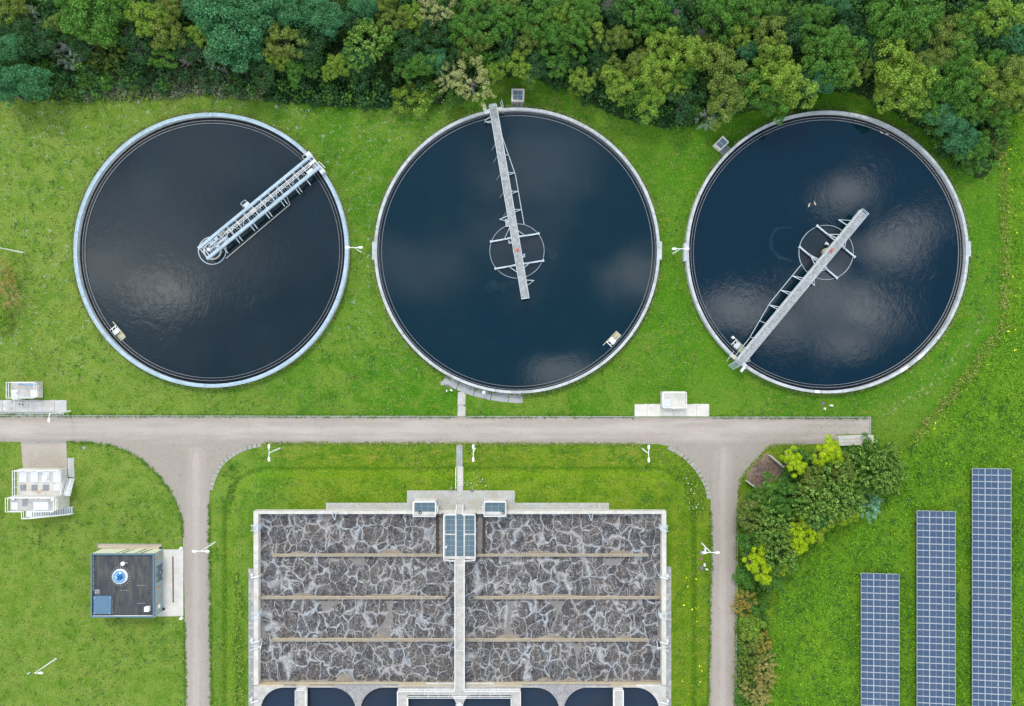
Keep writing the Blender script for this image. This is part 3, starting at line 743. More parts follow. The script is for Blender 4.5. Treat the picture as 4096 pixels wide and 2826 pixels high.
# ------------------------------------------------------------------ scraper bridge, left tank (lattice truss)
def truss_bridge():
    t = thing('truss_bridge', 'galvanised lattice truss scraper bridge over the left tank', 'bridge', (0, 0, 0))
    U0, U1 = -1.05, 20.55; a1 = math.atan2(.634, .773); ca, sa = math.cos(a1), math.sin(a1)
    def loc(zx, zy, z):
        p = P(760+zx/3.193, 580+zy/3.193, z) - Vector((C1.x, C1.y, 0)); return (p.x*ca+p.y*sa, -p.x*sa+p.y*ca, z)
    for s in (-1, 1):
        mb = MB(); mb.box(((U0+U1)/2, s*1.0, 2.07), (U1-U0, .40, .46)); g = mb.build('girder', M['rim_blue'], t)
        mb = MB()
        for i in range(46): mb.box((U0+.3+i*.46, s*1.0, 2.07), (.04, .43, .49))
        mb.build('girder_ribs', M['galv'], g)
    n = 13; sp_ = (U1-U0-1.2)/n
    for i in range(n+1):
        u = U0+.6+i*sp_
        mb = MB(); mb.bar((u, -1, 2.30), (u, 1, 2.30), .07, .07); mb.bar((u, -.9, 1.75), (u, .9, 1.75), .06, .06); mb.build('cross_beam', M['galv'], t)
        if i < n:
            mb = MB(); d = 1 if i % 2 else -1
            mb.bar((u, d*.9, 1.8), (u+sp_, -d*.9, 1.8), .055, .055); mb.bar((u, -d*.3, 1.8), (u+sp_*.55, d*.8, 1.8), .04, .04); mb.build('brace', M['galv'], t)
    mb = MB()
    for i in range(58): u = U0+1+i*.34; mb.bar((u, -.8, 1.85), (u, .02, 1.85), .035, .03)
    mb.build('grating_bearers', M['gratingline'], t)
    for y, z in ((.06, 2.45), (-.14, 2.4), (.06, 2.95)):
        mb = MB(); mb.tube([(3.6, y, z), (19.6, y, z)], .04, 6); mb.build('conduit', M['white'], t)
    mb = MB()
    for i in range(9): mb.bar((3.8+i*1.95, .06, 1.8), (3.8+i*1.95, .06, 2.95), .05, .05)
    mb.build('rail_posts', M['galv'], t)
    for zx, zy in ((1460, 410), (1355, 505), (1325, 530), (1165, 655), (1130, 685), (975, 820), (945, 850), (790, 980), (755, 1010), (600, 1140), (565, 1170), (415, 1300)):
        u = loc(zx, zy, 2.0)[0]
        mb = MB(); mb.bar((u, -1.15, 1.95), (u-.08, -2.05, 1.5), .09, .10); mb.bar((u, -1.15, 1.4), (u-.08, -2.05, 1.5), .04, .04); mb.build('scraper_bracket', M['galv'], t)
    sk = [loc(440, 1425, .7), loc(1255, 735, .7), loc(1222, 625, 1.2)]
    sk = [(x_, y_-.4, z_) for x_, y_, z_ in sk[:2]]+[sk[2]]
    mb = MB(); mb.bar(sk[0], sk[1], .10, .16); mb.bar(sk[1], sk[2], .08, .08); mb.build('skimmer_blade', M['conc'], t)
    mb = MB(); p = loc(715, 775, 1.9); mb.box((p[0]+.1, 1.55, 1.75), (.9, .7, .05)); 
    for i in range(4): mb.bar((p[0]-.3+i*.26, 1.3, 1.5), (p[0]-.3+i*.26, 2.1, 1.5), .05, .05)
    for x in (p[0]-.35, p[0]+.5): mb.bar((x, 1.25, 2.6), (x, 2.0, 2.6), .05, .05); mb.bar((x, 2.0, 1.5), (x, 2.0, 2.6), .05, .05)
    mb.bar((p[0]-.35, 2.0, 2.6), (p[0]+.5, 2.0, 2.6), .05, .05)
    mb.build('side_platform', M['galv'], t)
    p = loc(770, 800, 1.9); mb = MB(); mb.box((p[0], .35, 1.9), (.9, .8, .05)); mb.build('platform_grating', M['conc_grey'], t)
    # drive group over the centre well
    p = loc(230, 1337, 2.5); mb = MB(); mb.lathe((p[0], p[1], 1.6), [(.22, 0), (.22, .75), (.17, .85), (0, .87)], 18); mb.build('lamp_drum', M['white'], t)
    mb = MB(); mb.box((3.1, .55, 1.95), (1.0, .55, .3)); mb.build('valve_plate', plain('olive_plate', (.2, .2, .12)), t)
    for q, (u, y, sx, sy, sz) in enumerate(((1.9, .45, .5, .35, .5), (1.1, .3, .9, .22, .35), (.6, -.25, .7, .2, .3), (2.2, -.35, 1.1, .18, .25), (3.0, -.4, .5, .5, .25), (1.4, -.55, .35, .3, .45))):
        mb = MB(); mb.box((u, y, 1.95), (sx, sy, sz)); mb.tube([(u-sx/2, y, 2.2), (u+sx/2, y, 2.2)], .07, 8); mb.build('pump_unit', M['alu'] if q % 2 else M['galv'], t)
    mb = MB()
    for i in range(9):
        u = .0+i*.42; mb.bar((u, -.75, 2.15), (u, .75, 2.15), .04, .04)
    for y in (.62, .15, -.2): mb.tube([(-.2, y, 2.2), (3.6, y, 2.2)], .045, 6)
    mb.build('pipework', M['galv'], t)
    mb = MB(); mb.bar((U0+.15, -1, 2.0), (U0+.15, 1, 2.0), .12, .2); mb.build('end_beam', M['galv'], t)
    # end carriages on the rim
    for y, sx in ((1.15, .85), (-1.35, .95)):
        mb = MB(); mb.box((20.25, y+(.28 if y > 0 else -.1), 1.62), (.7, sx, .62)); b = mb.build('end_carriage', M['alu'], t)
        mb = MB(); mb.tube([(20.25, y-.2, 1.38), (20.25, y+.2, 1.38)], .2, 14); mb.build('wheel', M['dark'], b)
    mb = MB(); mb.box((19.95, .15, 2.15), (1.0, .42, .1)); mb.build('control_box', M['alu'], t)
    mb = MB(); mb.box((19.95, -.42, 1.95), (.85, .6, .06)); mb.build('end_platform', M['conc_grey'], t)
    mb = MB(); mb.box((18.9, -.62, 2.15), (1.0, .3, .3)); mb.build('cable_box', M['alu'], t)
    mb = MB()
    for z in (2.3, 2.85): mb.bar((20.5, -1.6, z), (20.5, 1.0, z), .05, .05)
    for y in (-1.6, -.4, 1.0): mb.bar((20.5, y, 1.5), (20.5, y, 2.85), .05, .05)
    mb.bar((20.9, -1.5, 1.7), (20.75, -.2, 1.7), .09, .09); mb.build('end_rail', M['white'], t)
    mb = MB(); mb.tube([(19.2, 2.0, .9), (19.5, 2.15, 1.2), (19.9, 1.95, 1.3)], .09, 8); mb.bar((19.3, 1.3, 1.5), (19.3, 2.0, .9), .08, .08); mb.build('channel_brush', M['conc'], t)
    t.location = (C1.x, C1.y, 0); t.rotation_euler = (0, 0, a1)
truss_bridge()

# ------------------------------------------------------------------ scum boxes on the baffles
def scum_box(cx, cy, ang, label, bright, mirror):
    c = P(cx, cy, .65); t = thing('scum_box', label, 'scum box', (c.x, c.y, WAT), 'scum boxes inside the tank baffles')
    t.rotation_euler = (0, 0, ang)
    if mirror: t.scale = (1, -1, 1)
    c0 = Vector((c.x, c.y, WAT)); 
    def bx(nm, m_, *boxes, bars=()):
        mb = MB()
        for (x, y, z, sx, sy, sz) in boxes: mb.box((c0.x+x, c0.y+y, c0.z+z), (sx, sy, sz))
        for a, b, w_ in bars: mb.bar(c0+Vector(a), c0+Vector(b), w_, w_)
        return mb.build(nm, m_, t)
    bx('guide_beam', M['yellowbeam'], (.1, .55, .1, 2.9, .10, .2))
    bx('trough_panel', M['white'] if bright else M['alu'], (.05, .02, .12, .62, 1.0, .06))
    bx('ramp', M['yellowbeam'], (1.05, .05, -.02, 1.1, .95, .05))
    bx('frame', M['white'], (-.62, .02, .16, .1, 1.05, .12), bars=(((-.6, .5, .22), (-.2, .2, .22), .06), ((-.6, -.05, .22), (-.2, -.35, .22), .06)))
    bx('hinge_pipe', M['galv'], bars=(((.4, -.45, .25), (.45, .4, .25), .1),))
    if bright: bx('lever', M['yellowbeam'], bars=(((.35, .1, .25), (1.25, .1, .3), .09),)); bx('tarp', M['white'], (.25, .05, .2, .55, .8, .14))
def tang(c, px, py):  # along the baffle
    p = P(px, py, .6); return math.atan2(p.y-c.y, p.x-c.x) + math.pi/2
scum_box(463, 1325, tang(C1, 463, 1325), 'scum box with yellow beam at lower left in the left tank', False, False)
scum_box(2448, 1366, tang(C2, 2448, 1366), 'scum box with white cover at lower right in the middle tank', True, False)
scum_box(2947, 1381, tang(C3, 2947, 1381), 'grey scum box beside the bridge end in the right tank', False, False)

# thin scum films drifting on the water
for i, (pts, mt_) in enumerate((([(1930, 1158), (1950, 1128), (1968, 1118), (1985, 1124), (1990, 1136), (2040, 1126), (2068, 1112), (2072, 1122), (2050, 1140), (2022, 1150), (2012, 1178), (2006, 1160), (1975, 1160), (1962, 1176), (1948, 1160)], 'f'),
        ([(2178, 975), (2190, 992), (2212, 998), (2234, 1012), (2230, 1030), (2216, 1042), (2200, 1034), (2194, 1010), (2182, 996)], 'f'),
        ([(3080, 1000), (3076, 960), (3090, 920), (3120, 906), (3168, 908), (3172, 916), (3120, 916), (3098, 930), (3088, 962), (3092, 996), (3120, 1024), (3168, 1042), (3166, 1048), (3112, 1034)], 'f'))):
    mb = MB(); q = []
    rnd = random.Random(i)
    for k, a_ in enumerate(pts):
        b_ = pts[(k+1) % len(pts)]
        for s in range(4): t_ = s/4; q.append((a_[0]+(b_[0]-a_[0])*t_+rnd.uniform(-2, 2), a_[1]+(b_[1]-a_[1])*t_+rnd.uniform(-2, 2)))
    mb.prism([tuple(P(x, y, WAT)[:2]) for x, y in q], None, WAT+.005)
    tag(mb.build('scum_film', M['film'], None, 'faint grey scum film drifting on the %s tank water' % ('right' if i == 2 else 'middle'), kind='stuff'))

# ------------------------------------------------------------------ aeration basin
def rail_run(mb, pts, z0, hgt_=1.05, post=1.5, r=.03, low=True):
    """tubular railing along a plan polyline (metres)"""
    for a, b in zip(pts, pts[1:]):
        a = Vector((*a[:2], 0)); b = Vector((*b[:2], 0)); n = max(1, round((b-a).length/post))
        for z in ((hgt_, hgt_*.52) if low else (hgt_,)): mb.bar(a+Vector((0, 0, z0+z)), b+Vector((0, 0, z0+z)), r*2, r*2)
        for i in range(n+1):
            p = a+(b-a)*(i/n); mb.bar(p+Vector((0, 0, z0)), p+Vector((0, 0, z0+hgt_)), r*1.6, r*1.6)
WT = WALL_TOP
basin = thing('aeration_basin', 'rectangular concrete aeration basin full of foaming brown water', 'basin', P(1840, 2400))
def wall(name, x0, y0, x1, y1, z0, z1, mt, lab=None):
    mb = MB(); mb.pbox(x0, y0, x1, y1, z0, z1); return mb.build(name, mt, basin, lab)
wall('wall', 1014, 2045.5, 1033, 2742, .3, WT, M['conc_white']); wall('wall', 2647.5, 2045.5, 2665.5, 2742, .3, WT, M['conc_white'])
wall('wall', 1033.2, 2045.5, 2647.3, 2057, .3, WT-.004, M['conc_white'])
for y, spans in ((2223.5, ((1088, 1776), (1902, 2594))), (2394, ((1034, 1781), (1898, 2646.5))), (2563.5, ((1086, 1820), (1859, 2591)))):
    for a, b in spans:
        if y < 2300:
            parts = ((a, b),)
        else: parts = ((a, b),)
        for a_, b_ in parts:
            pa = wall('partition', a_, y-3.6, b_, y+4.2, .3, 1.72, M['partition'], None)
            mb = MB(); mb.pbox(a_, y-4.2, b_, y-3.7, .9, 1.6, 1.72); mb.build('stained_face', M['yellowed'], pa)
mb = MB(); mb.pbox(1033.5, 2057.5, 2647, 2741, .9, WL_BASIN, 2.3)
# water surface as a fine sheet
wmb = MB(); a, b = P(1030, 2745, WL_BASIN), P(2652, 2050, WL_BASIN)
wmb.add([(a.x, a.y, WL_BASIN), (b.x, a.y, WL_BASIN), (b.x, b.y, WL_BASIN), (a.x, b.y, WL_BASIN)], [(0, 1, 2, 3)])
struct(wmb, 'water', M['aerated'], 'foaming brown aerated water in eight basin lanes')
for x0, x1 in ((1744, 1754), (1931, 1941)):
    mb = MB(); mb.pbox(x0, 2058, x1, 2219, .5, WL_BASIN+.16); mb.build('overflow_wall', M['brownwall'], basin)
wall('wall_face', 1033.3, 2741.5, 2647.2, 2744, .4, WT-.006, M['yellowed'])

# foam drifts against the lane walls
fmb = MB(); rnd = random.Random(11)
def drift(x0, x1, ye, base, peaks, side=-1):
    n = int((x1-x0)/3); up = []
    for i in range(n+1):
        x = x0+(x1-x0)*i/n; h = base*(.9+.8*noise.noise((x*.05, ye, 0))) + 2.5*noise.noise((x*.16, ye, 3)) + 1.5*noise.noise((x*.5, ye, 7))
        for c_, w_, a_ in peaks: h += .85*a_*max(0, 1-((x-c_)/w_)**2)*(1+.45*noise.noise((x*.11, ye, 9)))
        up.append((x, ye+side*max(.7, h)))
    for i in range(n):
        q = [up[i], up[i+1], (up[i+1][0], ye), (up[i][0], ye)]
        p = [P(x, y, WL_BASIN) for x, y in q]
        fmb.add([(p[0].x, p[0].y, WL_BASIN+.008), (p[1].x, p[1].y, WL_BASIN+.008), (p[2].x, p[2].y, WL_BASIN+.09), (p[3].x, p[3].y, WL_BASIN+.09)], [(0, 1, 2, 3)] if side > 0 else [(3, 2, 1, 0)])
drift(1092, 1740, 2219, 4.5, ((1195, 40, 12), (1565, 48, 24), (1380, 60, 3))); drift(1942, 2590, 2219.5, 4, ((2150, 70, 16), (2480, 50, 20)))
drift(1036, 1778, 2389, 5, ((1212, 50, 14), (1535, 80, 9), (1045, 12, 18), (1630, 60, 6))); drift(1902, 2644, 2389, 5, ((2105, 65, 13), (2240, 80, 8), (2637, 14, 30)))
drift(1090, 1818, 2558.5, 4, ((1190, 90, 6), (1530, 42, 22), (1340, 50, 5))); drift(1862, 2588, 2559, 4.5, ((2030, 55, 22), (2205, 60, 18), (2500, 35, 18), (1866, 10, 24)))
drift(1036, 1590, 2728, 4, ((1380, 40, 34), (1060, 40, 8), (1250, 60, 4))); drift(2060, 2640, 2728, 3, ((2178, 34, 18), (2285, 50, 12), (2600, 60, 6)))
tag(fmb.build('foam', M['foam'], None, 'tan foam drifted against the lane walls', kind='stuff'))
gmb = MB()
def raft(pts):
    q = []
    for i, a in enumerate(pts):
        b = pts[(i+1) % len(pts)]
        for k in range(5):
            t = k/5; q.append((a[0]+(b[0]-a[0])*t+rnd.uniform(-2, 2), a[1]+(b[1]-a[1])*t+rnd.uniform(-2, 2)))
    gmb.prism([tuple(P(x, y, WL_BASIN)[:2]) for x, y in reversed(q)], WL_BASIN-.02, WL_BASIN+.012)
for pts in ([(1285, 2060), (1320, 2060), (1332, 2072), (1310, 2092), (1290, 2086)], [(1395, 2232), (1460, 2232), (1462, 2258), (1440, 2262), (1412, 2256)],
            [(1035, 2402), (1058, 2403), (1046, 2460), (1068, 2540), (1072, 2556), (1036, 2556)],
            [(1275, 2404), (1378, 2404), (1352, 2416), (1312, 2440), (1294, 2450), (1286, 2420)], [(1540, 2404), (1580, 2404), (1566, 2440), (1574, 2486), (1556, 2510), (1562, 2552), (1500, 2555), (1512, 2520), (1545, 2470), (1556, 2450)],
            [(2028, 2404), (2062, 2404), (2048, 2440), (2040, 2500), (2058, 2545), (2010, 2552), (2026, 2500), (2034, 2440)],
            [(2190, 2404), (2262, 2404), (2244, 2440), (2226, 2480), (2208, 2530), (2200, 2528), (2222, 2470), (2226, 2436)],
            [(1990, 2236), (2060, 2234), (2046, 2248), (2010, 2248)], [(2408, 2234), (2500, 2234), (2468, 2258), (2440, 2268), (2418, 2254)],
            [(2290, 2574), (2330, 2574), (2324, 2600), (2310, 2640), (2318, 2676), (2306, 2680), (2302, 2620)],
            [(2622, 2330), (2642, 2310), (2642, 2386), (2616, 2388)], [(2630, 2440), (2643, 2420), (2644, 2556), (2600, 2556), (2630, 2540)]): raft(pts)
tag(gmb.build('foam_raft', M['greyfoam'], None, 'grey foam rafts floating in the basin lanes', kind='stuff'))
# churning foam in the two overflow channels
cmb_ = MB()
for x0, x1 in ((1756, 1772), (1910, 1929)):
    for k in range(150):
        x = rnd.uniform(x0, x1); y = rnd.uniform(2062, 2216); c = P(x, y, WL_BASIN); r = rnd.uniform(.08, .3)
        if (x-x0) < 9 and rnd.random() < .5 and x0 < 1800: continue
        cmb_.lathe((c.x, c.y, WL_BASIN-.02), [(r, 0), (r*.8, .05), (0, .07)], 6)
tag(cmb_.build('channel_foam', M['greyfoam'], None, 'bubbly foam in the channels beside the grated platform', kind='stuff'))

# settling / selector deck south of the basin
def rrect(x0, y0, x1, y1, r, n=10):
    o = []
    for cx_, cy_, a0 in ((x1-r, y0+r, 0), (x0+r, y0+r, 90), (x0+r, y1-r, 180), (x1-r, y1-r, 270)):
        for i in range(n+1):
            a = R(a0+90*i/n); o.append((cx_+r*math.cos(a), cy_-r*math.sin(a)))
    return o
POOLS = [(1040, 1424), (1440, 1830), (1848, 2238), (2254, 2638)]
deck = thing('selector_deck', 'pale concrete deck with rounded dark pools below the basin', 'deck', P(1840, 2900))
mb = MB()
outer = [(1014, 2744.5), (2665.5, 2744.5), (2665.5, 3260), (1014, 3260)]
mb.prism([tuple(P(x, y, WT)[:2]) for x, y in outer], .2, WT, 0, [[tuple(P(x, y, WT)[:2]) for x, y in rrect(a, 2751, b, 3200, 96)] for a, b in POOLS])
mb.build('deck_slab', M['conc'], deck)
for i, (a, b) in enumerate(POOLS):
    mb = MB(); p, q = P(a-6, 3230, 1.65), P(b+6, 2744, 1.65); mb.add([(p.x, p.y, 1.65), (q.x, p.y, 1.65), (q.x, q.y, 1.65), (p.x, q.y, 1.65)], [(0, 1, 2, 3)])
    struct(mb, 'water', M['water_sel'], 'dark blue water in the %s rounded pool at the bottom' % ('first', 'second', 'third', 'fourth')[i])
for xa, xb, nm in ((1424, 1440, 1), (2238, 2254, 1), (1830, 1848, 0)):
    xm = (xa+xb)/2; mb = MB(); pts = []
    wd = 92 if nm else 30
    l = [(xm-wd*1.0, 2752.5), (xm-52 if nm else xm-24, 2762)] if nm else [(xm-90, 2752.5)]
    def edge(sg):
        o = []
        for i in range(9):
            a = R(90*i/8); o.append((xm+sg*(xb-xa)/2 + sg*(96-96*math.sin(a)) - sg*1.5*0 , 2751+96-96*math.cos(a)))
        return o
    lft = [(x+1.6, y+.4) for x, y in edge(-1)]; rgt = [(x-1.6, y+.4) for x, y in edge(1)]
    top = [(rgt[0][0]-6, 2746.5), (lft[0][0]+6, 2746.5)]
    poly = lft + [(xa+2, 3190), (xb-2, 3190)] + list(reversed(rgt)) + top
    mb.prism([tuple(P(x, y, WT)[:2]) for x, y in poly], WT-.03, WT+.012); mb.build('aggregate_panel', M['speck'] if nm else M['conc'], deck)
# coping band with yellowed and grey stretches
for x0, x1, mt in ((1034, 1134, 'yellowed'), (1134, 1186, 'partition'), (1186, 1236, 'yellowed'), (1236, 1325, 'partition'), (1325, 1594, 'speck'), (1594, 1695, 'yellowed'), (1986, 2088, 'yellowed'), (2088, 2446, 'speck'), (2446, 2545, 'yellowed'), (2545, 2646, 'conc_white')):
    mb = MB(); mb.pbox(x0+.3, 2741, x1-.3, 2746, WT-.3, WT+.03); mb.build('coping_band', M[mt], deck)
for x0, x1 in ((1700, 1817), (1861, 1978)):
    mb = MB(); mb.pbox(x0, 2733.5, x1, 2737.5, 1.7, 1.95); mb.build('weir_gate', M['alu'], deck)
    for x in (x0+.5, (x0+x1)/2, x1-.5):
        mb = MB(); mb.pbox(x-1.2, 2729, x+1.2, 2738, 1.75, 2.1); mb.build('gate_clip', M['yellowbeam'], deck)

# walkways
WK = 2.62
def walkway(name, label, polys, rails, joints=()):
    t = thing(name, label, 'walkway', P(*polys[0][0], WK), 'concrete walkways on the basin')
    mb = MB()
    for i, pl in enumerate(polys): mb.prism([tuple(P(x, y, WK)[:2]) for x, y in pl], WK-.22, WK-.003*i)
    mb.build('deck', M['conc'], t)
    for pts in rails:
        mb = MB(); rail_run(mb, [P(x, y, WK) for x, y in pts], WK-.1); mb.build('railing', M['white'], t)
    for (x0, y0, x1, y1) in joints:
        mb = MB(); mb.pbox(x0, y0, x1, y1, WK-.02, WK+.004); mb.build('joint_strip', M['white'], t)
    return t
walkway('walkway', 'long straight concrete walkway down the middle of the basin', [[(1820, 2754), (1859, 2754), (1859, 2237), (1820, 2237)]],
        [[(1820.8, 2752), (1820.8, 2238)], [(1858.2, 2752), (1858.2, 2238)]], [(1822, y, 1857, y+1.2) for y in (2261, 2432, 2603)])
walkway('walkway', 'wide T shaped walkway across the bottom of the basin', [[(1592, 2782), (2083, 2782), (2083, 2754.3), (1592, 2754.3)], [(1592, 2980), (1633, 2980), (1633, 2782.2), (1592, 2782.2)], [(2043, 2980), (2083, 2980), (2083, 2782.2), (2043, 2782.2)]],
        [[(1593, 2980), (1593, 2755.2), (1819.5, 2755.2)], [(1859.5, 2755.2), (2082.2, 2755.2), (2082.2, 2980)], [(1632, 2980), (1632, 2781.4), (2044, 2781.4), (2044, 2980)]], [(1698, 2756, 1699.2, 2781), (1978, 2756, 1979.2, 2781)])
walkway('walkway', 'short railed walkway over the lower left rounded pool', [[(1187, 2980), (1229, 2980), (1229, 2746.3), (1187, 2746.3)]], [[(1188, 2980), (1188, 2751), (1228, 2751), (1228, 2980)]])
walkway('walkway', 'short railed walkway over the lower right rounded pool', [[(2452, 2980), (2491, 2980), (2491, 2746.3), (2452, 2746.3)]], [[(2453, 2980), (2453, 2751), (2490, 2751), (2490, 2980)]])
mb = MB(); c = P(1838, 2822, 2.6); mb.box((c.x, c.y, 2.6), (.55, .9, .35)); mb.tube([(c.x-.55, c.y+.1, 2.7), (c.x+.55, c.y+.1, 2.7)], .08, 8); mb.lathe((c.x, c.y-.1, 2.7), [(.2, 0), (.2, .35), (0, .4)], 12)
single(mb, 'gate_drive', M['alu'], 'metal gate drive standing between the two bottom middle pools', 'gate drive')

# grated platform at the head of the walkway
PZ = 2.72
plat = thing('grated_platform', 'large platform of blue grey gratings at the head of the walkway', 'platform', P(1839, 2150, PZ))
mb = MB(); mb.pbox(1775.5, 2054.5, 1902, 2237, .6, PZ-.03, PZ); mb.build('base', M['conc_white'], plat)
k4 = lambda z, o: o + z/4.433
def grate_cell(parent, x0, y0, x1, y1, z):
    mb = MB(); mb.pbox(x0+.25, y0+.25, x1-.25, y1-.25, z-.03, z+.005); return mb.build('grating', M['grating'], parent)
fr = MB()
def grate_field(parent, xs, ys, z, fr):
    for xa, xb in zip(xs, xs[1:]):
        for ya, yb in zip(ys, ys[1:]): grate_cell(parent, xa, ya, xb, yb, z)
    for y in ys[1:-1]: fr.pbox(xs[0], y-.45, xs[-1], y+.45, z, z+.02)
    for x in xs[1:-1]: fr.pbox(x-.45, ys[0], x+.45, ys[-1], z, z+.022)
for xs in (((803, 907, 975)), ((1152, 1221, 1330))):
    for ys in ((700, 795, 890, 988, 1045), (1068, 1160, 1257, 1352, 1445)):
        grate_field(plat, [k4(x, 1600) for x in xs], [k4(y, 1900) for y in ys], PZ, fr)
grate_field(plat, [k4(x, 1600) for x in (1003, 1126)], [k4(y, 1900) for y in (700, 797, 892, 990, 1083, 1178, 1275, 1370, 1445)], PZ, fr)
fr.build('grating_frame', M['gratingline'], plat)
mb = MB(); rail_run(mb, [P(x, y, PZ) for x, y in ((1822, 2239), (1776.5, 2236), (1776.5, 2055.5), (1826, 2055.5))], PZ-.05); mb.build('railing', M['white'], plat)
mb = MB(); rail_run(mb, [P(x, y, PZ) for x, y in ((1857, 2239), (1901, 2236), (1901, 2055.5), (1852, 2055.5))], PZ-.05); mb.build('railing', M['white'], plat)
st = MB(); a = P(1827, 2018, PLAT); b = P(1851, 2056, PZ)
for i in range(5):
    f = i/5; y = a.y+(b.y-a.y)*(f+.1); st.box(((a.x+b.x)/2, y, PLAT+.16+(PZ-PLAT-.2)*f), (b.x-a.x, .26, .05))
st.build('stair_treads', M['conc_white'], plat)
for x in (a.x, b.x): mb = MB(); mb.bar((x, a.y, PLAT+1.0), (x, b.y, PZ+1.0), .06, .06); mb.bar((x, a.y, PLAT), (x, a.y, PLAT+1), .06, .06); mb.bar((x, a.y, PLAT+.1), (x, b.y, PZ-.1), .06, .16); mb.build('stair_rail', M['white'], plat)
c = P(1784, 2189, PZ); mb = MB(); mb.lathe((c.x, c.y, PZ), [(.16, 0), (.16, .3), (0, .32)], 12); mb.bar((c.x, c.y, PZ+.3), (c.x+.25, c.y+.45, PZ+.6), .05, .05)
single(mb, 'bucket', M['alu'], 'small metal bucket with handle on the big grated platform', 'bucket')

# the two smaller grated boxes on the north wall
def grate_box(x0, x1, label, lx, hose_x):
    z = 2.85; t = thing('grated_box', label, 'grated box', P((x0+x1)/2, 2035), 'small grated boxes on the basin wall')
    mb = MB(); mb.pbox(x0, 2003.5, x1, 2061, .6, z-.03, z); mb.build('box_wall', M['conc_white'], t)
    fr = MB(); m_ = 5; w_ = (x1-x0-2*m_)/3
    grate_field(t, [x0+m_+w_*i for i in range(4)], [2007.5, 2026, 2047.5], z, fr); fr.build('grating_frame', M['gratingline'], t)
    mb = MB(); rail_run(mb, [P(x, y, z) for x, y in ((x0+1, 2061), (x0+1, 2004.5), (x1-1, 2004.5), (x1-1, 2061), (x0+1, 2061))], z-.03); mb.build('railing', M['white'], t)
    mb = MB(); p = P(lx, 2020, 2.0); q = P(lx, 2042, 2.0)
    for yy in (p.y, q.y): mb.bar((p.x, yy, PLAT), (p.x, yy, z+.9), .06, .06)
    for i in range(7): mb.bar((p.x, p.y, PLAT+.3+i*.3), (p.x, q.y, PLAT+.3+i*.3), .05, .05)
    for yy in (p.y, q.y): mb.bar((p.x, yy, z+.9), (P((x0+x1)/2, 0).x*.15+p.x*.85, yy, z+.9), .06, .06)
    mb.build('ladder', M['white'], t)
    h = P(hose_x, 2051, z); mb = MB(); mb.tube([(h.x+.19*math.cos(R(i*30)), h.y+.19*math.sin(R(i*30)), z+.05) for i in range(13)], .05, 6); 
    single(mb, 'hose_coil', M['dark'], 'black coiled hose lying on the %s small grated box' % ('left' if x0 < 1800 else 'right'), 'hose')
    for dx in (12, 60):
        mb = MB(); mb.pbox(x0+dx, 2054, x0+dx+7, 2058, z, z+.12); mb.build('clamp_box', M['galv'], t)
    return t
grate_box(1654, 1745, 'left small grated box with six gratings on the basin wall', 1752.5, 1681)
grate_box(1935.5, 2025, 'right small grated box with six gratings on the basin wall', 1930.5, 2013)
for x in (1771.5, 1907.5):
    mb = MB(); a = P(x, 2039, 1.2); b = P(x, 2056, 2.35); mb.tube([(a.x, a.y, 1.15), (a.x+.02, a.y-.1, 2.2), (a.x-.05, b.y, 2.36), (b.x-.04, b.y-.5, 2.3), (b.x, b.y-1.0, 1.2)], .055, 6)
    single(mb, 'cable', M['dark'], 'black cable over the basin wall %s of the big grated platform' % ('left' if x < 1800 else 'right'), 'cable')

# terrace of small tiles, side paths, steps
def tiles(name, label, rects, z, mt, tile=8.9, seed=1, warm=None):
    root = thing(name, label, 'paving', P(*rects[0][:2], z)); mb = MB(); rnd = random.Random(seed)
    for (x0, y0, x1, y1) in rects:
        nx = max(1, round((x1-x0)/tile)); ny = max(1, round((y1-y0)/tile)); dx = (x1-x0)/nx; dy = (y1-y0)/ny
        for j in range(ny):
            for i in range(nx):
                x = x0+i*dx+.25; y = y0+j*dy+.25
                mb.pbox(x, y, x+dx-.5, y+dy-.5, z-.10, z+.02+rnd.uniform(0, .008), z, m=0 if rnd.random() < .7 else 1)
    mb.build('paving_tiles', mt, root, kind='stuff'); return root
tiles('tile_terrace', 'pale tiled terrace with side strips along the top basin wall', [(1628, 1963, 2059, 2042), (1304, 2012, 1627.6, 2042), (2059.4, 2012, 2436, 2042)], PLAT, [M['slab'], concrete('warm_tiles', (.45, .42, .36), (.4, .37, .31), .6)])
tiles('tile_path', 'grey tile path down the left side of the basin', [(994, 2275, 1013.6, 3000)], PLAT, [M['conc_grey'], M['slab']], 8.9, 2)
tiles('tile_path', 'grey tile path down the right side of the basin', [(2666, 2268, 2685, 3000)], PLAT, [M['conc_grey'], M['slab']], 8.9, 3)
stp = thing('garden_steps', 'pale concrete steps with white handrail up the grass bank', 'steps', P(1840, 1910))
for i in range(9):
    y = 1868+i*8.6; z = hgt((1840-2048)*S, (1413-y-6)*S)
    mb = MB(); mb.pbox(1829, y, 1853, y+7.4, z-.35, max(z, .04)+.05, z); mb.build('step', M['slab_bright'] if i % 2 else M['yellowed'] if i == 3 else M['slab_bright'], stp)
mb = MB(); mb.pbox(1828, 1945, 1852, 1964, PLAT-.2, PLAT+.035); mb.build('landing', M['slab'], stp)
mb = MB(); a = P(1825.5, 1866, 0); b = P(1825, 1952, PLAT); mb.tube([(a.x, a.y, .95), (b.x, b.y, PLAT+.95)], .05, 8)
for f in (0, .33, .66, 1): p = a+(b-a)*f; mb.bar((p.x, p.y, p.z-.1), (p.x, p.y, p.z+.95), .05, .05)
mb.build('handrail', M['white'], stp)
c = P(1888.7, 1962, PLAT); mb = MB(); mb.lathe((c.x, c.y, PLAT), [(.26, 0), (.26, .10), (.19, .12), (0, .11)], 16, 0)
single(mb, 'drain_cover', M['iron'], 'round drain cover at the top edge of the tiled terrace', 'cover')
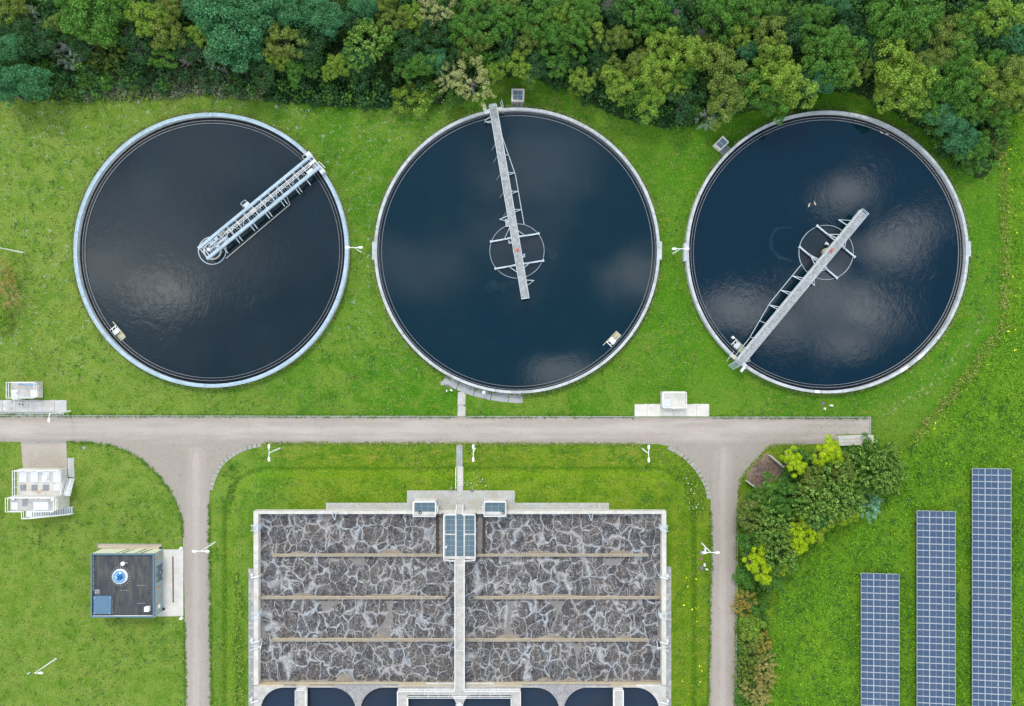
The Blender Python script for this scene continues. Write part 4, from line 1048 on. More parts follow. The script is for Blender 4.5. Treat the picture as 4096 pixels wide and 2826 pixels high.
c = P(1806, 1956, PLAT); mb = MB(); mb.box((c.x, c.y, PLAT+.2), (.16, .5, .4)); mb.lathe((c.x+.05, c.y+.25, PLAT+.4), [(.12, 0), (.12, .1), (0, .14)], 10)
single(mb, 'tap_post', M['greycover'], 'small tap post left of the garden steps top', 'post')

# wall hung gear of the basin
def davit(x, y, label):
    p = P(x, y, WT); mb = MB(); z = WT
    mb.bar((p.x-.35, p.y+.1, z+.05), (p.x+.35, p.y+.1, z+.05), .1, .12)
    mb.bar((p.x-.3, p.y+.1, z+.05), (p.x-.3, p.y+.1, z+.9), .07, .07); mb.bar((p.x+.3, p.y+.1, z+.05), (p.x+.3, p.y+.1, z+.9), .07, .07)
    mb.bar((p.x-.3, p.y+.1, z+.9), (p.x+.12, p.y-.85, z+.7), .07, .07); mb.bar((p.x+.3, p.y+.1, z+.9), (p.x+.12, p.y-.85, z+.7), .07, .07); mb.bar((p.x-.1, p.y+.1, z+.9), (p.x-.1, p.y-.5, z+.8), .05, .05)
    single(mb, 'davit', M['galv'], label, 'davit', 'davits on the top basin wall')
davit(1341, 2054, 'left galvanised davit frame on the top basin wall'); davit(2360, 2056, 'right galvanised davit frame on the top basin wall')
def wall_ladder(x, y, s, label):
    p = P(x, y, WT); mb = MB(); z = WT
    for dy in (-.38, .38):
        mb.bar((p.x-.55*s, p.y+dy, z-.9), (p.x-.55*s, p.y+dy, z+.75), .06, .06); mb.bar((p.x-.55*s, p.y+dy, z+.75), (p.x+.5*s, p.y+dy+.12, z+.7), .07, .07); mb.bar((p.x+.5*s, p.y+dy+.12, z+.7), (p.x+.5*s, p.y+dy+.12, z-1.0), .06, .06)
    for i in range(6): mb.bar((p.x+.5*s, p.y-.26, z-.95+i*.3), (p.x+.5*s, p.y+.5, z-.95+i*.3), .05, .05)
    for i in range(4): mb.bar((p.x-.55*s, p.y-.38, z-.8+i*.3), (p.x-.55*s, p.y+.38, z-.8+i*.3), .04, .04)
    mb.box((p.x+.38*s, p.y+.12, z+.62), (.30, .8, .04))
    single(mb, 'wall_ladder', M['galv'], label, 'ladder', 'ladders over the basin side walls')
wall_ladder(1024, 2110, 1, 'ladder over the left basin wall near the top corner'); wall_ladder(2654, 2112, -1, 'ladder over the right basin wall near the top corner')
wall_ladder(1026, 2456, 1, 'ladder over the left basin wall near its middle'); wall_ladder(2651, 2461, -1, 'ladder over the right basin wall near its middle')
def pipe_gear(x, y, s, label, big=False):
    p = P(x, y, WT); mb = MB(); z = WT
    mb.box((p.x-.5*s, p.y+.35, z+.05), (.3, .4, .5)); mb.tube([(p.x-.55*s, p.y-.1, z-.6), (p.x-.5*s, p.y-.1, z+.25), (p.x+.55*s, p.y+.15, z+.2), (p.x+.6*s, p.y+.15, z-.8)], .10, 8)
    if big:
        mb.bar((p.x-.6*s, p.y-.5, z+.3), (p.x+1.0*s, p.y-.55, z+.4), .07, .07); mb.bar((p.x-.6*s, p.y-1.1, z+.3), (p.x+1.0*s, p.y-.55, z+.4), .07, .07); mb.bar((p.x+.9*s, p.y-.9, z+.5), (p.x+1.15*s, p.y+.5, z+.5), .07, .07)
        mb.bar((p.x-.6*s, p.y-1.1, z), (p.x-.6*s, p.y-1.1, z+.5), .1, .1)
    single(mb, 'pipe_bracket', M['alu'], label, 'pipe', 'pipe brackets on the basin side walls')
pipe_gear(1022, 2308, 1, 'pipe bracket on the left wall beside the second lane'); pipe_gear(2655, 2312, -1, 'pipe bracket on the right wall beside the second lane')
pipe_gear(1022, 2568, 1, 'pipe bracket with crane arm on the left basin wall', True); pipe_gear(2655, 2572, -1, 'pipe bracket with crane arm on the right basin wall', True)
pipe_gear(1020, 2806, 1, 'pipe bracket beside the lower left rounded pool'); pipe_gear(2656, 2812, -1, 'pipe bracket beside the lower right rounded pool')
for x, y in ((1024, 2212), (1024, 2255)):
    mb = MB(); a = P(x-9, y, WT); b = P(x+12, y-3, WT); mb.tube([(a.x, a.y, WT-.5), (a.x+.05, a.y, WT+.08), (b.x-.1, b.y, WT+.08), (b.x, b.y+.05, WT-.8)], .05, 6)
    single(mb, 'conduit', M['galv'], '%s thin conduit bent over the left basin wall' % ('upper' if y < 2240 else 'lower'), 'pipe')

# ------------------------------------------------------------------ chambers with gratings north of the tanks
def small_chamber(corners, z, nx, ny, label, mats=None):
    """corners: survey corners of the top face TL, TR, BR, BL"""
    pts = [P(x, y, z) for x, y in corners]; c = sum(pts, Vector())/4
    t = thing('grated_chamber', label, 'chamber', (c.x, c.y, 0), 'grated chambers beside the tanks')
    def lerp(u, v): return (pts[0]*(1-u)+pts[1]*u)*(1-v) + (pts[3]*(1-u)+pts[2]*u)*v
    mu, mv = .13, .12
    o = [tuple(p[:2]) for p in reversed(pts)]; h = [tuple(lerp(u, v)[:2]) for u, v in ((mu, mv), (1-mu, mv), (1-mu, 1-mv), (mu, 1-mv))]
    mb = MB(); mb.prism(o, -.05, z, 0, [h]); mb.build('chamber_wall', M['conc_white'], t)
    fr = MB()
    for i in range(nx):
        for j in range(ny):
            q = [lerp(mu+(1-2*mu)*(i+a)/nx, mv+(1-2*mv)*(j+b)/ny) for a, b in ((.01, .99), (.99, .99), (.99, .01), (.01, .01))]
            mb = MB(); mb.prism([tuple(p[:2]) for p in q], z-.12, z-.06); mb.build('grating', M['grating'], t)
    for i in range(1, nx): fr.bar(lerp(mu+(1-2*mu)*i/nx, mv)-Vector((0, 0, .05)), lerp(mu+(1-2*mu)*i/nx, 1-mv)-Vector((0, 0, .05)), .06, .05)
    for j in range(1, ny): fr.bar(lerp(mu, mv+(1-2*mv)*j/ny)-Vector((0, 0, .05)), lerp(1-mu, mv+(1-2*mv)*j/ny)-Vector((0, 0, .05)), .06, .05)
    fr.build('grating_frame', M['gratingline'], t)
small_chamber([(2046, 355.5), (2098, 356), (2096.5, 407), (2045, 406)], .9, 2, 2, 'square grated chamber above the middle tank')
small_chamber([(2892, 543.5), (2917.5, 569.5), (2881.5, 603), (2855.5, 579)], .9, 1, 2, 'tilted grated chamber above left of the right tank')
mb = MB()
for i in range(3): mb.pbox(2046+i*16, 413, 2061+i*16, 431, .0, .05, 0)
t_ = thing('step_slab', 'worn grey slab between the square grated chamber and middle tank', 'slab', P(2070, 422)); mb.build('slab', M['conc_grey'], t_)
mb = MB(); mb.prism(L([(2884, 618), (2897, 624), (2926, 597), (2912, 584)]), 0, .05); mb.prism(L([(2878, 609), (2883, 617), (2911, 583), (2906, 580)]), 0, .06)
t_ = thing('step_slab', 'worn grey slab between the tilted grated chamber and right tank', 'slab', P(2900, 600)); mb.build('slab', M['conc_grey'], t_)

# ------------------------------------------------------------------ railed valve chambers by the road
def hatch(parent, x0, y0, x1, y1, z, mt, h=.10, split=0):
    mb = MB(); mb.pbox(x0-.7, y0-.7, x1+.7, y1+.7, z-.02, z+h*.5, z); f = mb.build('hatch_frame', M['galv'], parent)
    if split:
        for a, b in ((x0, split-.3), (split+.3, x1)):
            mb = MB(); mb.pbox(a, y0, b, y1, z+.01, z+h, z); mb.build('hatch_lid', mt, parent)
    else:
        mb = MB(); mb.pbox(x0, y0, x1, y1, z+.01, z+h, z); mb.build('hatch_lid', mt, parent)
def vent(parent, x, y, z, r=.2, h=.45, mt=None):
    c = P(x, y, z); mb = MB(); mb.lathe((c.x, c.y, z), [(r*.5, 0), (r*.5, h*.6), (r, h*.6), (r*.95, h*.9), (r*.4, h), (0, h)], 16); mb.build('vent_cap', mt or M['white'], parent)
ch = thing('valve_chamber', 'railed concrete chamber with blue hose at the left edge', 'chamber', P(107, 1560), 'railed concrete chambers')
z = .95
mb = MB(); mb.pbox(42.8, 1528.5, 155.6, 1592.7, -.05, z); mb.build('chamber_wall', M['conc_white'], ch)
mb = MB(); mb.pbox(44.5, 1530, 154, 1591.5, z-.01, z+.008); mb.build('roof_slab', M['conc'], ch)
hatch(ch, 46.5, 1560.5, 73, 1589, z, M['alu']); hatch(ch, 124.5, 1560.5, 151, 1589, z, M['alu']); vent(ch, 66, 1567, z+.1)
mb = MB(); rail_run(mb, [P(x, y, z) for x, y in ((44, 1530), (154.5, 1530), (154.5, 1591.5), (44, 1591.5), (44, 1530))], z); mb.build('railing', M['white'], ch)
mb = MB(); p = P(84, 1597, .5)
for dx in (-.25, .25): mb.bar((p.x+dx, p.y, 0), (p.x+dx, p.y, z+1.0), .06, .06); mb.bar((p.x+dx, p.y, z+1.0), (p.x+dx, p.y+.4, z+1.0), .06, .06)
for i in range(4): mb.bar((p.x-.25, p.y, .25+i*.28), (p.x+.25, p.y, .25+i*.28), .05, .05)
mb.box((P(62, 1596, 1.6).x, P(62, 1596, 1.6).y, 1.75), (.7, .12, .3)); mb.build('ladder', M['white'], ch)
h = [P(x, y, z) for x, y in ((75, 1537), (95, 1537.5), (120, 1539.5), (140, 1539), (150, 1535.5), (154, 1533))]
mb = MB(); mb.tube([(p.x, p.y, z+.09) for p in h], .085, 8); single(mb, 'hose', M['bluehose'], 'blue hose lying on the railed chamber at left', 'hose')
ch = thing('valve_chamber', 'white railed concrete chamber by the road below the right tank', 'chamber', P(2690, 1600), 'railed concrete chambers')
z = 1.05
mb = MB(); mb.pbox(2647, 1567.2, 2741, 1631.5, -.05, z); mb.build('chamber_wall', M['conc_white'], ch)
mb = MB(); mb.pbox(2649, 1568.6, 2739.5, 1630, z-.01, z+.01); mb.build('roof_slab', M['slab_bright'], ch)
hatch(ch, 2655.5, 1598, 2681, 1627.5, z, M['alu'])
mb = MB(); rail_run(mb, [P(x, y, z) for x, y in ((2648, 1568.4), (2740, 1568.4), (2740, 1630.5), (2648, 1630.5), (2648, 1568.4))], z); mb.build('railing', M['white'], ch)
mb = MB(); p = P(2695, 1634, .5)
for dx in (-.28, .28): mb.bar((p.x+dx, p.y, 0), (p.x+dx, p.y, z+1.0), .06, .06); mb.bar((p.x+dx, p.y, z+1.0), (p.x+dx, p.y+.4, z+1.0), .06, .06)
for i in range(4): mb.bar((p.x-.28, p.y, .25+i*.28), (p.x+.28, p.y, .25+i*.28), .05, .05)
mb.bar((p.x+.75, p.y, .1), (p.x+.75, p.y, 1.5), .07, .07); mb.build('ladder', M['white'], ch)

# ------------------------------------------------------------------ pump station with two levels and two stairs
ps = thing('pump_station', 'two level concrete pump station with hatches and stairs at left', 'pump station', P(150, 1960))
Z1, Z2 = 1.42, 2.85
mb = MB(); mb.pbox(67.5, 1878.6, 247, 1984, -.05, Z1); mb.build('upper_block', M['conc_white'], ps)
mb = MB(); mb.pbox(68.5, 1880, 245.5, 1983, Z1-.01, Z1+.008); mb.build('roof_slab', M['conc_white'], ps)
mb = MB(); mb.pbox(40, 1986.7, 232.5, 2043, -.05, Z2); mb.build('lower_block', M['conc_white'], ps)
mb = MB(); mb.pbox(41, 1988, 231, 2042, Z2-.01, Z2+.008); mb.build('roof_slab', M['conc'], ps)
q7 = lambda x: x/5.7
for i, (a, b) in enumerate(((445, 613), (706, 873), (962, 1132), (1222, 1388))): hatch(ps, q7(a), 1830+q7(338), q7(b), 1830+q7(563), Z1, M['alu'])
for i, (a, b) in enumerate(((468, 590), (728, 853), (984, 1110), (1245, 1368))):
    mb = MB(); mb.pbox(q7(a), 1830+q7(628), q7(b), 1830+q7(754), Z1, Z1+.09, Z1); mb.build('small_hatch', M['greycover'] if i < 3 else M['white'], ps, None if i < 3 else 'white small hatch')
vent(ps, q7(1062), 1830+q7(470), Z1+.1, .26, .3)
rust = G('rust_stain'); rp_ = rust.pos()
M['rust'] = rust.pbsdf(rust.mix(rust.rng(rust.noise(rp_, 2.0, 5, .7), .35, .65), (.48, .44, .37), (.42, .20, .06)), .9)
for pts in ([(480, 590), (560, 585), (600, 620), (600, 690), (592, 700), (592, 624), (500, 622)], [(810, 760), (870, 770), (940, 730), (985, 735), (960, 790), (900, 815), (850, 808)]):
    mb = MB(); mb.prism([tuple(P(q7(x), 1830+q7(y), Z1)[:2]) for x, y in pts], None, Z1+.012); mb.build('rust_stain', M['rust'], ps)
hatch(ps, q7(262), 1830+q7(1024), q7(412), 1830+q7(1192), Z2, M['alu']); hatch(ps, q7(775), 1830+q7(1018), q7(1115), 1830+q7(1200), Z2, M['alu'], .14, q7(928))
mb = MB(); mb.pbox(q7(512), 1830+q7(948), q7(628), 1830+q7(1115), Z2, Z2+.05, Z2); mb.build('grating', M['greycover'], ps)
vent(ps, q7(1222), 1830+q7(955), Z2, .2, .4); vent(ps, q7(325), 1830+q7(955), Z2, .13, .3)
for x in (525, 785, 1040): 
    mb = MB(); mb.pbox(q7(x)-1.8, 1830+q7(306), q7(x)+1.8, 1830+q7(320), Z1, Z1+.1, Z1); mb.build('rail_foot', M['dark'], ps)
for x in (368, 628, 892, 1155):
    mb = MB(); mb.pbox(q7(x)-1.8, 1830+q7(932), q7(x)+1.8, 1830+q7(946), Z2, Z2+.1, Z2); mb.build('rail_foot', M['dark'], ps)
for x in (818, 880, 345, 1335):
    mb = MB(); mb.pbox(q7(x)-4, 1830+q7(304), q7(x)+4, 1830+q7(325), Z1+.55, Z1+.85, Z1+.85); mb.build('switch_box', M['white'], ps)
mb = MB(); rail_run(mb, [P(x, y, Z1) for x, y in ((68.5, 1983), (68.5, 1880), (246, 1880), (246, 1946))], Z1); mb.build('railing', M['white'], ps)
mb = MB(); rail_run(mb, [P(x, y, Z2) for x, y in ((103, 2042.5), (41, 2042.5), (41, 1988), (231.5, 1988), (231.5, 2042.5), (140, 2042.5))], Z2); mb.build('railing', M['white'], ps)
# east stair, descending towards the road
e0 = P(258, 1975, Z1); e1 = P(275, 1914, 0)
n = 8; mb = MB()
for i in range(n):
    f = (i+.5)/n; p = e0+(e1-e0)*f; mb.box((p.x+.35, p.y, Z1*(1-f)), (.95, .26, .05)); 
mb.box((P(268, 1979, Z1).x, P(268, 1979, Z1).y, Z1-.03), (1.0, .4, .06)); mb.build('stair_tread', M['alu'], ps)
for dx in (-.12, .85):
    mb = MB(); mb.bar((e0.x+dx, e0.y, Z1-.05), (e1.x+dx, e1.y, .05), .06, .2); mb.bar((e0.x+dx, e0.y, Z1+.95), (e1.x+dx, e1.y, .95), .06, .06); mb.bar((e0.x+dx, e0.y, Z1+.5), (e1.x+dx, e1.y, .5), .05, .05)
    mb.bar((e1.x+dx, e1.y, 0), (e1.x+dx, e1.y, .95), .06, .06); mb.bar((e0.x+dx, e0.y, Z1), (e0.x+dx, e0.y, Z1+.95), .06, .06)
    mb.build('stair_rail', M['white'], ps)
# south stair, descending to the right along the lower block
a = P(102, 2057, Z2); n = 17; run = .255
x1_ = P(128, 2057, Z2).x
mb = MB(); b = P(103, 2057, Z2); mb.box(((b.x+x1_)/2, b.y, Z2-.03), (x1_-b.x, .95, .06)); mb.build('landing', M['alu'], ps)
for i in range(n):
    mb = MB(); mb.box((x1_+.14+i*run, b.y, Z2-(i+1)*Z2/(n+1)), (.24, .92, .05)); mb.build('stair_tread', M['alu'], ps)
xe = x1_+n*run+.1
for y in (b.y-.5, b.y+.47):
    mb = MB(); mb.bar((x1_, y, Z2-.08), (xe, y, .05), .06, .22)
    if y < b.y:
        for dz in (.95, .5):
            mb.bar((x1_, y, Z2+dz), (xe, y, dz), .06, .06); mb.bar((b.x, y, Z2+dz), (x1_, y, Z2+dz), .06, .06); mb.bar((b.x, y, Z2+dz), (b.x, y+1.0, Z2+dz), .06, .06)
        for f in (0, .25, .5, .75, 1): mb.bar((x1_+(xe-x1_)*f, y, Z2*(1-f)), (x1_+(xe-x1_)*f, y, Z2*(1-f)+.95), .05, .05)
        mb.bar((b.x, y, Z2), (b.x, y, Z2+.95), .06, .06)
    mb.build('stair_rail', M['white'], ps)

# ------------------------------------------------------------------ flat roofed service building
bd = thing('service_building', 'flat roofed service building with blue trim and mirrored skylight dome', 'building', P(500, 2330))
HB = 2.95
c00, c11 = P(363.3, 2470.2, HB), P(615.9, 2216.3, HB)
x0, y0, x1, y1 = c00.x, c00.y, c11.x, c11.y
fx = lambda zx: 350+zx/4.561
fy = lambda zy: 2150+zy/4.561
mb = MB(); mb.box(((x0+x1)/2, (y0+y1)/2, HB/2-.25), (x1-x0-.08, y1-y0-.08, HB-.4), 0, 0); mb.build('wall', M['clad_grey'], bd)
mb = MB(); mb.box(((x0+x1)/2, y1-.03, HB/2-.1), (x1-x0-.10, .06, HB-.2)); mb.build('north_cladding', M['clad_cream'], bd)
RZ = HB-.28
mb = MB(); mb.box(((x0+x1)/2, (y0+y1)/2, RZ-.05), (x1-x0-.3, y1-y0-.3, .11)); mb.build('roof', M['roof'], bd)
for sx, sy, w_, d_ in (((x0+x1)/2, y1-.09, x1-x0, .18), ((x0+x1)/2, y0+.09, x1-x0, .18), (x0+.09, (y0+y1)/2, .18, y1-y0-.36), (x1-.09, (y0+y1)/2, .18, y1-y0-.36)):
    mb = MB(); mb.box((sx, sy, HB-.12), (w_, d_, .26)); mb.build('roof_trim', M['trim'], bd)
mb = MB(); mb.box(((x0+x1)/2, y0+.2, HB-.12), (x1-x0-.5, .03, .22)); mb.build('trim_flashing', M['white'], bd)
c = P(fx(583), fy(722), RZ+.3)
mb = MB(); mb.lathe((c.x, c.y, RZ), [(1.09, 0), (1.05, .32), (.96, .36), (.9, .34)], 48); sk = mb.build('skylight_kerb', M['white'], bd, smooth=True)
mb = MB(); mb.lathe((c.x, c.y, RZ+.33), [(.93*math.cos(R(a)), .42*math.sin(R(a))) for a in range(0, 91, 10)], 48); mb.build('skylight_dome', M['glassdome'], sk, smooth=True)
for i in range(24):
    a = 2*math.pi*i/24; mb = MB(); mb.box((c.x+1.32*math.cos(a), c.y+1.32*math.sin(a), RZ+.02), (.36, .09, .03), a); mb.build('lead_strip', M['greycover'], sk)
vent(bd, fx(672), fy(468), RZ, .3, .6)
mb = MB(); p = P(fx(722), fy(462), RZ); mb.box((p.x, p.y, RZ+.12), (.25, .22, .22)); mb.build('vent_box', M['greycover'], bd)
mb = MB(); mb.pbox(fx(110), fy(1076), fx(430), fy(1402), RZ, RZ+.42); h_ = mb.build('roof_hatch', M['trim'], bd)
for zx, zy in ((124, 1104), (416, 1104), (124, 1388), (408, 1388)):
    mb = MB(); p = P(fx(zx), fy(zy), RZ+.4); mb.box((p.x, p.y, RZ+.44), (.12, .12, .05)); mb.build('bolt', M['galv'], h_)
mb = MB(); mb.pbox(fx(1032), fy(1278), fx(1116), fy(1360), RZ, RZ+.62); mb.build('air_handler', M['white'], bd)
mb = MB(); mb.pbox(fx(132), fy(952), fx(222), fy(1040), RZ, RZ+.04); mb.build('roof_plate', M['greycover'], bd); vent(bd, fx(166), fy(1000), RZ, .11, .25, M['conc'])
for zx, zy in ((980, 876), (668, 967), (985, 1203)):
    mb = MB(); p = P(fx(zx), fy(zy), RZ); mb.box((p.x, p.y, RZ+.03), (1.3, .06, .05)); mb.build('lightning_strip', M['greycover'], bd)
mb = MB(); rnd = random.Random(21)
for i in range(150):
    if i < 105: p = P(fx(rnd.uniform(88, 118)), fy(rnd.uniform(345, 990)), RZ)
    else: p = P(fx(rnd.uniform(446, 464)), fy(rnd.uniform(1075, 1400)), RZ)
    r = rnd.uniform(.03, .075); mb.lathe((p.x, p.y, RZ), [(r, 0), (r*.8, r*.8), (0, r)], 5)
mb.build('gravel_strip', M['gravel'], bd, kind='stuff')
# decorative branch bands: north face (olive) and east face (tan)
def band_n(pts):
    mb = MB(); v = [(x, y1+.006, zz_) for x, zz_ in pts]; k = len(v); mb.add(v + [(a, b-.01, c_) for a, b, c_ in v], [tuple(range(k-1, -1, -1)), tuple(range(k, 2*k))] + [(i, (i+1) % k, k+(i+1) % k, k+i) for i in range(k)]); mb.build('branch_band', M['olive_band'], bd)
W_ = x1-x0
for u0, u1, w0, w1 in ((.40, .345, .022, .045), (.505, .44, .05, .03), (.705, .62, .03, .05), (.80, .73, .05, .035)):
    band_n([(x0+W_*u0, HB-.3), (x0+W_*(u0-w0), HB-.3), (x0+W_*(u1+.09), .15), (x0+W_*(u1+.09+w1), .15)])
def patch_e(name, mt, pts, dz=.012, parent=None):
    mb = MB(); v = [(x1-.04+dz, y, zz_) for y, zz_ in pts]; k = len(v); mb.add(v + [(a-.01-dz, b, c_) for a, b, c_ in v], [tuple(range(k)), tuple(range(2*k-1, k-1, -1))] + [(i, k+i, k+(i+1) % k, (i+1) % k) for i in range(k)]); return mb.build(name, mt, parent or bd)
D_ = y1-y0
patch_e('branch_band', M['tan'], [(y1-D_*.06, .4), (y1-D_*.10, .3), (y1-D_*.145, 2.6), (y1-D_*.115, 2.65), (y1-D_*.045, 1.3)])
patch_e('branch_band', M['tan'], [(y1-D_*.545, .4), (y1-D_*.60, .8), (y1-D_*.575, 2.65), (y1-D_*.545, 2.65), (y1-D_*.555, 1.5)])
patch_e('branch_band', M['tan'], [(y1-D_*.70, .3), (y1-D_*.755, .3), (y1-D_*.875, 2.6), (y1-D_*.845, 2.65), (y1-D_*.79, 1.4)])
for a, b in ((.225, .352), (.357, .49)):
    d_ = patch_e('door', M['door'], [(y1-D_*a, .1), (y1-D_*a, 2.15), (y1-D_*b, 2.15), (y1-D_*b, .1)], .02)
    mb = MB(); mb.box((x1+.03, y1-D_*(.345 if a < .3 else .365), 1.05), (.06, .14, .05)); mb.build('door_handle', M['galv'], d_)
    mb = MB()
    for zc in (.25, 2.0): mb.box((x1+.0, y1-D_*(a+b)/2, zc), (.05, .7, .07))
    mb.build('door_hinges', M['galv'], d_)
patch_e('sign_panel', M['white'], [(y1-D_*.855, .95), (y1-D_*.855, 1.65), (y1-D_*.915, 1.65), (y1-D_*.915, .95)], .02)
mb = MB(); p = P(620, 2474, 1.6); mb.bar((x1-.05, y0-.05, HB-.2), (x1-.05, y0-.05, .1), .08, .08); mb.build('downpipe', M['galv'], bd)
for (x, y) in ((644.5, 2191), (657, 2435.5)):
    mb = MB(); p = P(x, y, 0); mb.box((p.x, p.y, .18), (.28, .25, .36)); single(mb, 'ground_box', M['dark'], 'small dark box at the %s corner of the service building' % ('upper right' if y < 2300 else 'lower right'), 'box')
mb = MB(); mb.prism(L([(391, 2193), (650, 2196), (646, 2178), (392, 2177)]), None, .03); struct(mb, 'gravel_bed', M['gravel'], 'pale pebble strip along the top wall of the service building')
mb = MB()
for a, b in (((389.5, 2176), (648, 2177)), ((389.5, 2176), (390.5, 2197))): mb.bar((*P(*a)[:2], .05), (*P(*b)[:2], .05), .06, .12)
single(mb, 'edging_strip', M['conc_grey'], 'thin edging board around the pebble strip', 'edging')
mb = MB(); mb.prism(L([(629, 2466), (733.5, 2465), (733.5, 2198.5), (650, 2198.5), (650, 2440)]), 0, .055); ap = thing('concrete_apron', 'bright concrete apron between the service building and road', 'paving', P(700, 2330)); mb.build('slab', M['slab_bright'], ap)
mb = MB(); mb.prism(L([(691, 2410), (696.5, 2410), (695, 2226), (689.5, 2226)]), .0, .065); mb.build('drain_channel', plain('rusty_drain', (.10, .06, .055), (.13, .08, .07)), ap)
for x, y in ((726, 2194), (727, 2473)):
    mb = MB(); p = P(x, y, 0); mb.lathe((p.x, p.y, 0), [(.26, 0), (.24, .2), (.12, .32), (0, .34)], 8); mb.tube([(p.x-.25, p.y-.12, .12), (p.x+.2, p.y+.16, .18)], .15, 7)
    single(mb, 'marker_stone', M['white'], 'white stone at the %s corner of the concrete apron' % ('upper' if y < 2300 else 'lower'), 'stone')

# ------------------------------------------------------------------ lamp posts
def lamp(double):
    t = thing('street_lamp', 'white lamp', 'street lamp', (0, 0, 0), 'white street lamps')
    mb = MB(); mb.tube([(0, 0, 0), (0, 0, 1.2), (0, 0, 5.0)], [.13, .11, .06], 10); mb.build('pole', M['white'], t)
    for s in ((1, -1) if double else (1,)):
        mb = MB(); mb.tube([(0, 0, 4.95), (s*.25, 0, 5.08), (s*.66, 0, 5.12)], .05, 8); mb.build('arm', M['white'], t)
        mb = MB(); n = 20
        for zi, (sc_, zz_) in enumerate(((.7, 5.02), (1, 5.08), (1, 5.14), (.72, 5.22))):
            for k in range(n):
                a = 2*math.pi*k/n; e = abs(math.cos(a))**.6*(1 if math.cos(a) >= 0 else -1)
                mb.v.append((s*(.92+.34*sc_*e), .17*sc_*math.sin(a), zz_))
        for zi in range(3):
            for k in range(n): mb.f.append((zi*n+k, zi*n+(k+1) % n, (zi+1)*n+(k+1) % n, (zi+1)*n+k)); mb.m.append(0)
        mb.f += [tuple(range(n-1, -1, -1)), tuple(3*n+k for k in range(n))]; mb.m += [0, 0]
        mb.build('lamp_head', M['white'], t, smooth=False)
    return t
LD, LS = lamp(True), lamp(False)
used = set()
for x, y, dbl, ang, lb in ((860, 2170, 1, 0, 'double armed white lamp on the left road beside the service building'), (1120, 1794, 1, 90, 'double armed white lamp on the bank inside the left road bend'),
        (1900, 1795, 1, 90, 'double armed white lamp beside the garden steps'), (2570, 1797, 1, 90, 'double armed white lamp on the bank inside the right road bend'),
        (2808, 2175, 1, 0, 'double armed white lamp on the verge of the right road'), (1445, 1010, 1, 0, 'double armed white lamp between the left and middle tanks'),
        (2692, 1015, 1, 0, 'double armed white lamp between the middle and right tanks'), (224, 2636, 0, 4, 'single armed white lamp on the lower left lawn'),
        (281, 1645, 0, -92, 'single armed white lamp at the road by the left slab row'), (91, 1011, 0, 180, 'white lamp post on the lawn at the left photo edge')):
    src = LD if dbl else LS
    o = src if src.name not in used else copy_tree(src); used.add(src.name)
    p = P(x, y); o.location = (p.x, p.y, hgt(p.x, p.y)); o.rotation_euler = (0, 0, R(ang)); o['label'] = lb
mb = MB(); p = P(117, 2693); mb.tube([(p.x-.2, p.y-.12, .1), (p.x+.2, p.y+.16, .12)], .09, 6); single(mb, 'drain_pipe', M['galv'], 'short grey pipe end in the lower left lawn', 'pipe')

# ------------------------------------------------------------------ covers and marker boxes in the grass
def cover(x, y, s, mt, label, rnd_=False):
    p = P(x, y); z = hgt(p.x, p.y); mb = MB()
    if rnd_: mb.lathe((p.x, p.y, z), [(s*S/2, -.02), (s*S/2, .05), (s*S/2*.85, .06), (0, .055)], 14)
    else: mb.box((p.x, p.y, z+.02), (s*S, s*S, .1)); mb.box((p.x, p.y, z+.075), (s*S*.8, s*S*.8, .02))
    single(mb, 'ground_cover', mt, label, 'cover')
cover(2808, 2212, 14.5, M['greycover'], 'upper dark square cover beside the right road lamp'); cover(2806.5, 2272, 15.5, M['iron'], 'lower brown square cover beside the right road')
cover(2807, 2236, 13, M['mulch'], 'round bare stone patch between two square covers', True); cover(1790, 1545, 12, M['iron'], 'dark square cover beside the curved slab apron')
cover(3291, 1614, 13, M['iron'], 'dark square cover in the grass below the right tank'); cover(336.5, 1792, 14, M['greycover'], 'dark round cover in the lawn at the left junction', True)
cover(722, 2168, 11, M['iron'], 'small brown cover at the road edge above the apron')
def marker(x, y, sx, sy, h, ang, label):
    p = P(x, y); z = hgt(p.x, p.y); mb = MB(); mb.box((p.x, p.y, z+h/2-.02), (sx*S, sy*S, h+.04), R(ang)); mb.box((p.x, p.y, z+h+.02), (sx*S*.8, sy*S*.8, .05), R(ang)); single(mb, 'marker_box', M['white'], label, 'marker')
marker(2818, 2197, 6, 11.5, .5, 0, 'upper white marker box beside the right road lamp'); marker(2816, 2258, 6, 11.5, .5, 0, 'lower white marker box beside the right road'); marker(2824.5, 2275.5, 9, 3.4, .6, 0, 'small white T post beside the lower square cover')
marker(1806, 1561.5, 10, 5.5, .5, -32, 'tilted white marker box below the curved slab apron'); marker(1787.6, 1564, 3.5, 9, .5, 0, 'thin white marker pin below the curved slab apron')
marker(3321.5, 1622.5, 11, 6, .5, 0, 'white marker box in the grass below the right tank'); marker(3295.5, 1635, 4, 8.5, .5, 0, 'thin white marker pin in the grass below the right tank')
marker(2925, 1352, 8, 9, 1.1, 38, 'small white box on the left rim of the right tank')

